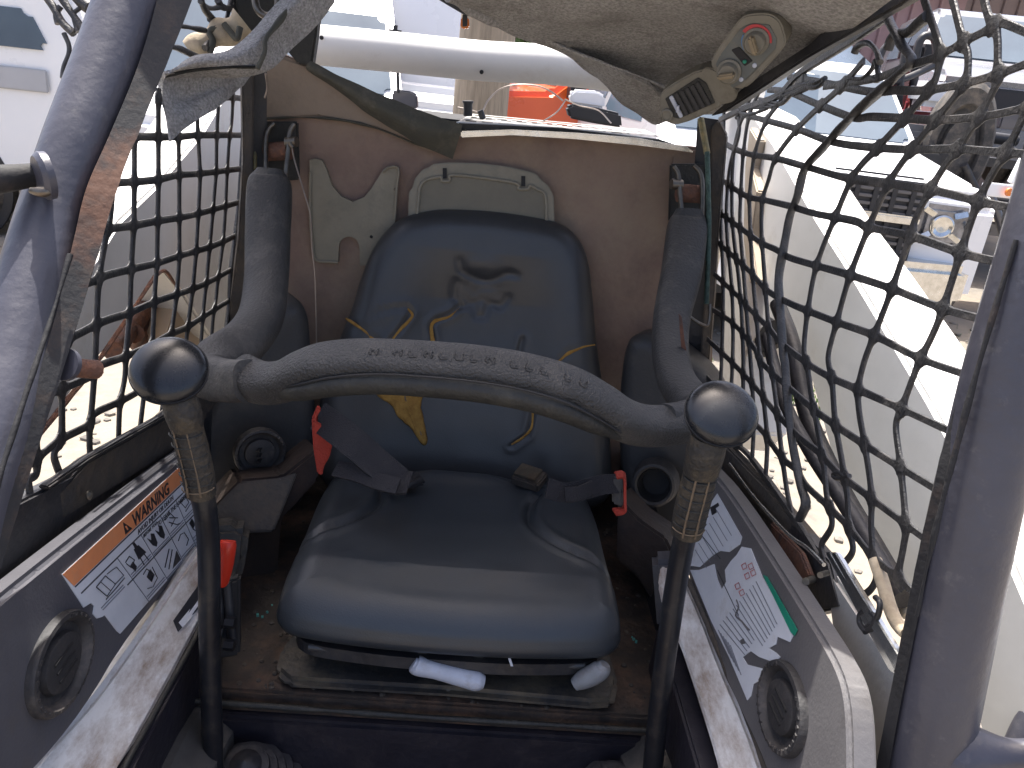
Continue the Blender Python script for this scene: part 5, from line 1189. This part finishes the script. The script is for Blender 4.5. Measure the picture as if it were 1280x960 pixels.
gs_ = link('gravel', bm, mat('loose_stone', (.22, .20, .17), (.11, .10, .09), 5, .95), None); gs_['kind'] = 'stuff'; tag(gs_, 'pale loose gravel scattered over the yard outside both windows', 'gravel')
bm = bmesh.new()
gp = PX(960, 478, 1.0)
gp = Pl((0, 0, 0), (0, 0, 1), (0, 1, 0)).hit(966, 482)
for k in range(900):
    if k < 650: x = gp.x+rg.gauss(0, .12); y = gp.y+rg.gauss(0, .16)
    else: x = rg.uniform(1.0, 4); y = rg.uniform(2.5, 7)
    h = rg.uniform(.03, .10); a = rg.random()*6.3; w_ = .006
    b0 = V((x, y, gz(x, y))); d_ = V((math.cos(a), math.sin(a), 0)); le = V((rg.uniform(-.05, .05), rg.uniform(-.05, .05), h))
    v = [bm.verts.new(b0-d_*w_), bm.verts.new(b0+d_*w_), bm.verts.new(b0+le*.6+d_*w_*.7), bm.verts.new(b0+le)]
    bm.faces.new(v)
gt = link('grass', bm, M['grass'], None); gt['kind'] = 'stuff'; tag(gt, 'green weeds growing in the gravel right of the loader', 'grass')

# =================================================================== VEHICLES
def wheel(parent, x, y, r, w_, side, rimm='csilver'):
    o = disc('wheel', (x, y, r), (side, 0, 0), [(0, -w_*.3), (r*.58, -w_*.3), (r*.62, 0), (r*.80, .012), (r*.93, .006), (r, -.03), (r, -w_+.03), (r*.92, -w_), (0, -w_)], M['tyre'], parent, 40)
    rim = disc('rim', (x-side*.03, y, r), (side, 0, 0), [(0, .02), (r*.14, .02), (r*.18, -.01), (r*.5, -.02), (r*.56, .015), (r*.60, .015), (r*.60, -.04), (0, -.04)], M[rimm], o, 32)
    bm = bmesh.new()
    for k in range(5):
        a = 2*math.pi*k/5
        box(bm, (x+side*.002-side*.03, y+math.cos(a)*r*.36, r+math.sin(a)*r*.36), (.02, r*.42, r*.10), Matrix.Rotation(a, 4, 'X'), .004)
    rr_ = link('spoke', bm, M[rimm], o, True, 35)
    return o
def vehicle(name, label, cat, loc, rz, prof, w_, paint, belt, hwin, wheels, front=None, roofn=.80, glassf=None, side_w=(), rear=None):
    """prof: side outline [(y, z)...] front at y=0; built facing -Y, then turned"""
    root = thing(name, label, cat, (0, 0, 0))
    hmax = max(z for y, z in prof)
    def W(z): return w_/2*(1 if z <= belt else 1-(1-roofn)*(z-belt)/(hmax-belt))
    bm = bmesh.new()
    A = [bm.verts.new((-W(z), y, z)) for y, z in prof]; B = [bm.verts.new((W(z), y, z)) for y, z in prof]
    n = len(prof); bm.faces.new(A[::-1]); bm.faces.new(B)
    for i in range(n): bm.faces.new((A[i], A[(i+1) % n], B[(i+1) % n], B[i]))
    bmesh.ops.recalc_face_normals(bm, faces=bm.faces)
    bmesh.ops.bevel(bm, geom=bm.edges[:], offset=.05, segments=4, affect='EDGES', clamp_overlap=True)
    body = link('body', bm, M[paint], root, True, 40)
    def glass(nm, quad, mt='cglass', th=.012):
        bm = bmesh.new(); q = [V(p) for p in quad]; nn = (q[1]-q[0]).cross(q[2]-q[0]).normalized()
        c = sum(q, V((0, 0, 0)))/len(q)
        if nn.dot(c-V((0, 2.2, .9))) < 0: nn = -nn
        a = [bm.verts.new(p+nn*.006) for p in q]; b = [bm.verts.new(p-nn*th) for p in q]
        bm.faces.new(a); bm.faces.new(b[::-1])
        for i in range(len(q)): bm.faces.new((a[i], b[i], b[(i+1) % len(q)], a[(i+1) % len(q)]))
        bmesh.ops.recalc_face_normals(bm, faces=bm.faces)
        bmesh.ops.bevel(bm, geom=[e for e in bm.edges if abs((e.verts[0].co-e.verts[1].co).normalized().dot(nn)) > .9], offset=.05, segments=3, affect='EDGES', clamp_overlap=True)
        return link(nm, bm, M[mt], root, True, 35)
    if glassf:
        (y0, z0), (y1, z1) = glassf
        glass('windshield', [(-W(z0)*.93, y0, z0), (W(z0)*.93, y0, z0), (W(z1)*.93, y1, z1), (-W(z1)*.93, y1, z1)])
    for y0, y1, y2, y3, z0, z1 in side_w:       # bottom y0-y1, top y3-y2
        for s in (-1, 1): glass('side_window', [(s*W(z0), y0, z0), (s*W(z0), y1, z0), (s*W(z1), y2, z1), (s*W(z1), y3, z1)])
    for y, r in wheels:
        for s in (-1, 1):
            disc('wheel_arch', (s*(w_/2+.004), y, r), (s, 0, 0), [(0, -.02), (r*1.16, -.02), (r*1.16, .002), (r*1.1, .006), (0, .003)], M['trim'], root, 32)
            wheel(root, s*(w_/2+.03), y, r, .24, s)
    if front: front(root, W, glass)
    return root
def place(root, x, y, rz, z=0):
    root.location = (x, y, z); root.rotation_euler = (0, 0, rz)
def lamp(root, c, s, m_='lens', nm='headlight'):
    bm = bmesh.new(); box(bm, c, s, None, min(s)*.3); o = link(nm, bm, M[m_], root, True, 35)
    return o
# --- white pickup facing the loader through the right net
def pk_front(root, W, glass):
    boxo('grille_back', (0, -.022, .90), (1.26, .05, .50), M['trim'], root, bev=.01)
    for k in range(11):
        z = .68+.045*k
        if .845 < z < .95: continue
        boxo('grille_slat', (0, -.05, z), (1.22, .03, .020), M['cgrey'], root, bev=.004)
    for k in range(-5, 6): boxo('grille_rib', (k*.11, -.062, .90), (.030, .02, .48), M['trim'], root, bev=.002)
    boxo('chrome_bar', (0, -.082, .925), (1.24, .035, .05), M['chrome'], root, bev=.01)
    boxo('chrome_bar', (0, -.082, .845), (1.24, .035, .035), M['chrome'], root, bev=.01)
    boxo('badge', (0, -.075, .89), (.20, .03, .15), M['chrome'], root, bev=.02)
    boxo('hood_line', (0, .06, 1.165), (1.25, .02, .012), M['trim'], root, bev=.004)
    for s in (-1, 1):
        h = boxo('headlight', (s*.79, .012, .91), (.30, .10, .25), M['lens'], root, bev=.035)
        disc('lamp_bowl', (s*.77, -.045, .91), (0, -1, 0), [(0, -.01), (.03, 0), (.06, .012), (.07, .006), (0, .0)], M['chrome'], h, 24)
        for fx, fz, fa in ((.68, .99, 25), (.86, .99, -20), (.68, .84, -35), (.86, .85, 30), (.91, .92, 60), (.71, .91, 80)):
            boxo('reflector_facet', (s*fx, -.048, fz), (.075, .012, .035), M['chrome'], h, Matrix.Rotation(R(fa), 4, 'Y') @ Matrix.Rotation(R(fa), 4, 'X'), .003)
        boxo('lamp_side', (s*.89, .03, .90), (.08, .10, .26), M['csilver'], h, bev=.02)
        boxo('bumper_end', (s*.72, -.06, .56), (.56, .22, .26), M['chrome'], root, Matrix.Rotation(s*R(14), 4, 'Z'), .05)
        boxo('tow_hook', (s*.42, -.14, .40), (.05, .10, .06), M['trim'], root, bev=.01)
        boxo('mirror', (s*1.06, 1.55, 1.18), (.22, .12, .20), M['trim'], root, bev=.03)
        boxo('fender', (s*.90, .62, .88), (.16, 1.25, .30), M['cwhite'], root, bev=.07)
    boxo('bumper', (0, -.10, .56), (1.30, .20, .24), M['chrome'], root, bev=.05)
    boxo('lower_intake', (0, -.195, .53), (.70, .03, .10), M['trim'], root, bev=.01)
    boxo('air_dam', (0, -.06, .37), (1.5, .12, .12), M['trim'], root, bev=.03)
pk = vehicle('pickup_truck', 'white pickup truck with dark grille and chrome bumper facing the right net', 'pickup truck', None, 0,
   [(0, .42), (0, 1.10), (.10, 1.16), (1.35, 1.25), (1.45, 1.27), (2.15, 1.80), (2.4, 1.85), (3.6, 1.85), (3.75, 1.28), (5.6, 1.26), (5.62, .5), (5.4, .42)], 1.96, 'cwhite', 1.26, 1.8,
   [(.95, .40), (4.5, .40)], pk_front, .78, ((1.475, 1.30), (2.08, 1.76)), [(1.75, 2.6, 2.6, 2.2, 1.30, 1.74), (2.7, 3.62, 3.5, 2.7, 1.30, 1.74)])
hl_ = PY(1180, 278, 4.9)
rz = R(-11)
# put the left-hand headlight (in the truck's frame x=+.75) on that point
cx_ = hl_.x-.79*math.cos(rz); cy_ = hl_.y-.79*math.sin(rz)
place(pk, cx_, cy_, rz, .04)
# --- silver sport utility vehicle further back, upper right
def su_front(root, W, glass):
    boxo('grille', (0, -.02, .98), (.9, .05, .28), M['trim'], root, bev=.02)
    boxo('bumper', (0, -.08, .62), (1.85, .2, .26), M['csilver'], root, bev=.06)
    for s in (-1, 1): 
        h = boxo('headlight', (s*.74, .0, 1.02), (.34, .12, .20), M['lens'], root, bev=.03)
        disc('lamp_bowl', (s*.72, -.06, 1.02), (0, -1, 0), [(0, -.01), (.03, 0), (.07, .012), (.08, .006), (0, .0)], M['chrome'], h, 24)
        boxo('mirror', (s*1.05, 1.5, 1.42), (.22, .12, .18), M['trim'], root, bev=.03)
su = vehicle('silver_suv', 'lifted silver car with big tyres and pale windshield at the upper right', 'car', None, 0,
   [(0, .62), (0, 1.16), (.12, 1.24), (1.3, 1.36), (1.4, 1.40), (2.05, 1.95), (2.3, 2.0), (4.2, 1.98), (4.6, 1.4), (4.65, .7), (4.5, .62)], 1.9, 'csilver', 1.38, 1.9,
   [(.9, .46), (3.7, .46)], su_front, .80, ((1.43, 1.44), (1.97, 1.90)), [(1.7, 2.6, 2.6, 2.1, 1.42, 1.88), (2.7, 3.8, 3.7, 2.7, 1.42, 1.88)])
p = PY(1275, 130, 8.2); place(su, p.x+.2, 8.2, R(-16), .74)
# --- maroon car behind
ma = vehicle('maroon_car', 'maroon car parked between the white pickup and the bare frame', 'car', None, 0,
   [(0, .35), (0, .72), (.15, .80), (1.1, .92), (1.8, 1.40), (2.1, 1.46), (3.2, 1.44), (3.9, 1.0), (4.4, .95), (4.45, .4)], 1.75, 'cmaroon', .95, 1.4,
   [(.8, .33), (3.5, .33)], None, .78, ((1.165, .97), (1.73, 1.36)), [(1.5, 2.3, 2.3, 1.85, .98, 1.38), (2.4, 3.4, 3.1, 2.4, .98, 1.38)])
p = PY(1040, 100, 11); place(ma, p.x+1.0, 10.0, R(40), .95)
# --- bare black off-road frame with tyre
fr = thing('buggy_frame', 'bare black tube frame vehicle with a big worn tyre behind the right net', 'off-road frame', (0, 0, 0))
fp_ = PY(1130, 100, 7.2)
def ft(l, r=.03, m_='trim'): return tube('frame_tube', [PY(x, y, d) for x, y, d in l], r, M[m_], fr, seg=10, smooth_n=4)
fr.location = PY(1140, 190, 7.2)
ft([(1092, 150, 7.2), (1094, 100, 7.2), (1104, 62, 7.2), (1122, 52, 7.2), (1132, 60, 7.2)], .028)
ft([(1122, 150, 7.2), (1126, 100, 7.2), (1132, 60, 7.2)], .03); ft([(1142, 150, 7.4), (1144, 80, 7.4), (1152, 48, 7.4), (1168, 48, 7.4), (1172, 76, 7.4)], .035)
ft([(1092, 104, 7.2), (1126, 100, 7.2), (1172, 80, 7.4)], .03); ft([(1092, 140, 7.2), (1170, 146, 7.2)], .04, 'cmaroon'); ft([(1100, 160, 7.2), (1180, 165, 7.2), (1270, 176, 7.2)], .05)
boxo('seat_shell', PY(1118, 120, 7.5), (.16, .2, .42), M['cmaroon'], fr, bev=.03)
boxo('seat_shell', PY(1156, 72, 7.6), (.14, .12, .22), M['trim'], fr, bev=.03)
boxo('white_cowl', PY(1165, 118, 7.1), (.30, .3, .20), M['cwhite'], fr, bev=.05)
boxo('step_bar', PY(1140, 168, 6.7), (.60, .2, .16), M['csilver'], fr, bev=.05)
boxo('step_bar', PY(1135, 178, 6.6), (.62, .2, .10), M['cgrey'], fr, bev=.03)
c = PY(1196, 186, 6.4)
wh = disc('wheel', (c.x, c.y, c.z), (-.3, -1, 0), [(0, .02), (.18, .02), (.2, -.04), (.24, -.04), (.27, .03), (.36, .05), (.40, 0), (.40, -.2), (0, -.2)], M['tyre'], fr, 48, .62, 1.25)
# --- flat dark trailer with amber marker, far right
tr = thing('flat_trailer', 'dark flat trailer with white corner and amber marker lamp at the far right', 'trailer', (0, 0, 0))
p = PY(1240, 200, 6.2); tr.location = (p.x, 6.2, 0)
boxo('deck', PY(1262, 205, 6.6)+V((.4, .4, 0)), (1.9, 1.0, .07), M['blackpaint'], tr)
boxo('deck_edge', PY(1262, 196, 6.5)+V((.4, 0, 0)), (1.9, .05, .03), M['cgrey'], tr)
boxo('axle_beam', PY(1250, 262, 6.4)+V((.2, .1, 0)), (1.1, .2, .12), M['rail'], tr)
boxo('rear_beam', PY(1262, 290, 6.6)+V((.2, .1, 0)), (1.3, .14, .10), M['cgrey'], tr)
tube('brace', [PY(1232, 232, 6.3), PY(1246, 264, 6.3), PY(1256, 300, 6.3)], .035, M['cgrey'], tr, seg=10, smooth_n=3)
tube('brace', [PY(1205, 206, 6.3), PY(1225, 250, 6.3), PY(1234, 290, 6.3)], .03, M['blackpaint'], tr, seg=10, smooth_n=3)
boxo('marker_bracket', PY(1250, 238, 5.2), (.24, .05, .085), M['cwhite'], tr, bev=.008)
disc('marker_lamp', PY(1261, 240, 5.15), (0, -1, 0), [(0, 0), (.027, 0), (.024, .014), (0, .018)], M['amber'], tr, 24)
slab('white_stake', Pl((0, 5.3, 1), (0, -1, 0)), [(1264, 228), (1280, 196), (1284, 200), (1276, 236)], .05, M['cwhite'], tr, .004)
c = PY(1262, 150, 6.8); boxo('tool_box', c, (.32, .3, .14), M['cgrey'], tr, bev=.01); boxo('amber_reflector', PY(1236, 160, 6.5), (.09, .03, .03), M['amber'], tr)
c = PY(1150, 372, 5.2); disc('spare_wheel', (c.x+.35, 5.9, .33), (-.2, -1, 0), [(0, 0), (.2, 0), (.32, 0), (.33, -.2), (0, -.2)], M['tyre'], tr, 40)
# --- white van left, seen past the left post
vl_ = vehicle('white_van', 'white van with dark side window seen past the left front post', 'van', None, 0,
   [(0, .40), (0, 1.0), (.9, 1.10), (1.3, 1.85), (1.6, 2.05), (4.6, 2.05), (4.9, 1.9), (5.1, 1.1), (5.12, .40)], 1.95, 'cwhite', 1.25, 2.0, [(.85, .36), (4.0, .36)], None, .97, None,
   [(1.45, 2.35, 2.35, 1.75, 1.33, 1.58), (2.55, 3.3, 3.3, 2.55, 1.33, 1.58), (3.5, 4.78, 4.66, 3.5, 1.33, 1.58)])
for z_ in (1.13,): boxo('side_moulding', (.985, 2.9, z_), (.02, 3.7, .15), mat('pale_grey_moulding', (.42, .42, .43), (.38, .38, .39), 3, .5), vl_, bev=.008)
p = PY(55, 40, 6.0); place(vl_, p.x-4.75, 6.97, R(-90))
# --- white van behind the rear window, left
v2 = vehicle('parked_van', 'white van with blue tinted windows behind the rear window at left', 'van', None, 0,
   [(0, .45), (0, 1.05), (.5, 1.25), (1.2, 1.98), (1.5, 2.06), (4.6, 2.06), (4.7, .45)], 1.95, 'cwhite', 1.25, 2.0, [(.8, .36), (3.7, .36)], None, .86, ((.54, 1.30), (1.01, 1.79)),
   [(1.0, 1.9, 1.9, 1.35, 1.32, 1.86), (2.0, 3.0, 3.0, 2.0, 1.32, 1.86), (3.1, 4.3, 4.3, 3.1, 1.32, 1.86)])
p = PY(300, 60, 5.2); place(v2, p.x, 5.2, R(6))
# --- white box truck behind, centre
bt = vehicle('box_truck', 'tall white box truck with dark mirror behind the cross tube', 'truck', None, 0,
   [(0, .5), (0, 1.2), (.25, 1.3), (.5, 2.1), (.7, 2.2), (1.6, 2.25), (1.7, 2.9), (5.6, 2.9), (5.65, .5)], 2.1, 'cwhite', 1.3, 2.2, [(1.0, .42), (4.4, .42)], None, .97, None, [(.65, 1.4, 1.4, .8, 1.4, 1.95)])
p = PY(474, 90, 6.9); place(bt, p.x, 6.9, R(0))
mr_ = thing('side_mirror', 'dark grey door mirror on a thin arm below the cross tube', 'mirror', PY(505, 125, 3.3))
slab('mirror_shell', Pl((0, 3.3, 1.5), (0, -1, 0)), [(490, 116), (494, 112), (514, 114), (521, 119), (522, 136), (490, 130)], .05, M['cgrey'], mr_, .006); tube('mirror_arm', [PY(497, 86, 3.3), PY(498, 116, 3.3)], .006, M['trim'], mr_, seg=8, smooth_n=0)
boxo('mirror_mount', PY(494, 40, 4.2), (.06, .06, .06), M['trim'], mr_, bev=.02)
# --- orange pickup, centre right
def or_front(root, W, glass):
    for s in (-1, 1): boxo('mirror', (s*1.1, 1.5, 1.22), (.24, .14, .18), M['trim'], root, bev=.04); lamp(root, (s*.75, .0, .88), (.3, .1, .2))
    boxo('bumper', (0, -.06, .55), (1.8, .18, .22), M['chrome'], root, bev=.05)
op = vehicle('orange_pickup', 'bright orange pickup truck parked behind the perforated ledge', 'pickup truck', None, 0,
   [(0, .42), (0, 1.02), (.12, 1.10), (1.3, 1.20), (1.95, 1.72), (2.2, 1.78), (3.4, 1.78), (3.6, 1.22), (5.4, 1.2), (5.42, .45)], 1.9, 'corange', 1.2, 1.7, [(.9, .38), (4.3, .38)], or_front, .78,
   ((1.355, 1.25), (1.885, 1.68)), [(1.65, 2.5, 2.5, 2.05, 1.24, 1.68), (2.6, 3.45, 3.35, 2.6, 1.24, 1.68)])
p = PY(692, 130, 7.6); place(op, p.x-1.42, 8.5, R(-84), .18)
mb = thing('tow_mirror', 'black towing mirror with white cap beyond the right end of the ledge', 'mirror', PY(740, 140, 3.0))
slab('mirror_shell', Pl((0, 3.0, 1.5), (0, -1, 0)), [(708, 134), (716, 130), (760, 138), (776, 142), (778, 160), (740, 154), (712, 148)], .08, M['trim'], mb, .008)
slab('mirror_cap', Pl((0, 3.03, 1.5), (0, -1, 0)), [(712, 118), (718, 112), (748, 114), (757, 120), (756, 136), (714, 130)], .07, M['cwhite'], mb, .008)
wp = vehicle('white_pickup', 'white pickup cab just left of the drooping felt tip', 'pickup truck', None, 0,
   [(0, .42), (0, 1.05), (.12, 1.14), (1.3, 1.24), (1.95, 1.80), (2.2, 1.86), (3.6, 1.86), (3.8, 1.26), (5.4, 1.24), (5.42, .45)], 1.9, 'cwhite', 1.24, 1.7, [(.9, .38), (4.3, .38)], None, .78,
   ((1.35, 1.29), (1.895, 1.76)), [(1.65, 2.5, 2.5, 2.05, 1.28, 1.74), (2.6, 3.6, 3.5, 2.6, 1.28, 1.74)])
p = PY(770, 130, 5.0); place(wp, p.x+1.75, 5.0, R(14), .0)
# --- orange framed machine behind the van
om = thing('orange_machine', 'orange framed machine cab between the white van and the box truck', 'machine', PY(482, 105, 6.2))
for x0, x1, y0, y1 in ((470, 475, 84, 125), (484, 488, 86, 130), (496, 500, 84, 130)): slab('frame_post', Pl((0, 6.2, 1.4), (0, -1, 0)), [(x0, y0), (x1, y0), (x1, y1), (x0, y1)], .06, M['corange'], om, .004)
slab('top_bar', Pl((0, 6.18, 1.4), (0, -1, 0)), [(468, 88), (500, 90), (500, 95), (468, 94)], .06, M['corange'], om, .004)
slab('cab_glass', Pl((0, 6.23, 1.4), (0, -1, 0)), [(468, 84), (500, 86), (500, 132), (468, 128)], .04, M['cglass'], om, .004)
# --- utility pole
b_ = PY(602, 90, 5.6)
pl_ = thing('utility_pole', 'weathered round timber pole standing behind the cross tube', 'pole', (b_.x, 5.6, 0))
tube('pole_shaft', [V((b_.x, 5.6, -.2)), V((b_.x+.02, 5.6, 2)), V((b_.x+.04, 5.6, 4)), V((b_.x+.05, 5.6, 6.5))], [.185, .175, .165, .15], M['wood'], pl_, seg=28, noise_amp=.012)
# --- buildings: ribbed metal siding
def shed(name, label, cat, x0, x1, y, z1, m_, pitch, rz=0, win=()):
    r = thing(name, label, cat, ((x0+x1)/2, y, 0))
    boxo('wall', ((x0+x1)/2, y+3, z1/2), (x1-x0, 6, z1), M[m_], r, bev=.02)
    nrib = min(280, int((x1-x0)/pitch)); bm = bmesh.new(); box(bm, (0, 0, z1/2), (.05, .05, z1-.04), None, .012)
    first = None
    for k in range(nrib):
        x = x0+pitch*(k+.5)
        if any(a-.06 < x < b+.06 for a, b, c, d in win): continue
        if first is None:
            me = bpy.data.meshes.new('siding_rib'); bm.to_mesh(me); me.materials.append(M[m_]); first = me
        o = bpy.data.objects.new('siding_rib', first); col.objects.link(o); o.parent = r; o.location = V((x, y-.02, 0))-r.location
    bm.free()
    bm = bmesh.new(); v = [bm.verts.new(q) for q in ((x0-.3, y-.4, z1), (x1+.3, y-.4, z1), (x1+.3, y+3, z1+1.1), (x0-.3, y+3, z1+1.1), (x1+.3, y+6.4, z1), (x0-.3, y+6.4, z1))]
    bm.faces.new(v[:4]); bm.faces.new((v[3], v[2], v[4], v[5])); bmesh.ops.solidify(bm, geom=bm.faces[:], thickness=.08)
    link('roof', bm, M['csilver'], r)
    for a, b, c, d in win:
        f = boxo('window', ((a+b)/2, y-.03, (c+d)/2), (b-a, .08, d-c), M['cwhite'], r); boxo('pane', ((a+b)/2, y-.075, (c+d)/2), ((b-a)-.14, .02, (d-c)-.14), M['cglass'], f)
    return r
s1_ = PY(652, 80, 14)
shed('metal_shed', 'pink brown ribbed metal shed behind the orange pickup', 'shed', s1_.x+.75, s1_.x+7, 14, 3.4, 'siding', .22, win=[(s1_.x+.05+.2, s1_.x+.6, .9, 2.3)])
s2_ = PY(1090, 40, 17)
shed('brown_barn', 'long brown ribbed metal building behind the cars at the upper right', 'building', s2_.x-2.5, s2_.x+9, 17, 4.2, 'siding2', .30)
def tree(px, y, h, lab, seed):
    b = PY(px, 90, y); t = thing('tree', lab, 'tree', (b.x, y, 0)); r = random.Random(seed)
    tube('trunk', [V((b.x, y, -.1)), V((b.x+.1, y, h*.3)), V((b.x-.05, y+.1, h*.6)), V((b.x+.1, y, h*.9))], [.22, .18, .12, .04], M['bark'], t, seg=12, noise_amp=.02)
    bm = bmesh.new()
    cl = [(V((r.gauss(0, h*.17), r.gauss(0, h*.17), r.uniform(h*.25, h))), r.uniform(.5, 1.1)) for _ in range(22)]
    for k in range(5200):
        c, s = r.choice(cl); p = c+V((r.gauss(0, 1), r.gauss(0, 1), r.gauss(0, 1))).normalized()*s*r.random()**.4+V((b.x, y, 0))
        a = V((r.gauss(0, 1), r.gauss(0, 1), r.gauss(0, 1))).normalized()*.09; q = V((r.gauss(0, 1), r.gauss(0, 1), r.gauss(0, 1))); q = (q-a*q.dot(a)/a.dot(a)).normalized()*.05
        bm.faces.new([bm.verts.new(p-a), bm.verts.new(p+q), bm.verts.new(p+a), bm.verts.new(p-q)])
    link('crown', bm, M['foliage'], t)
tree(640, 20, 6.0, 'green leafy tree between the timber pole and the pink shed', 4)
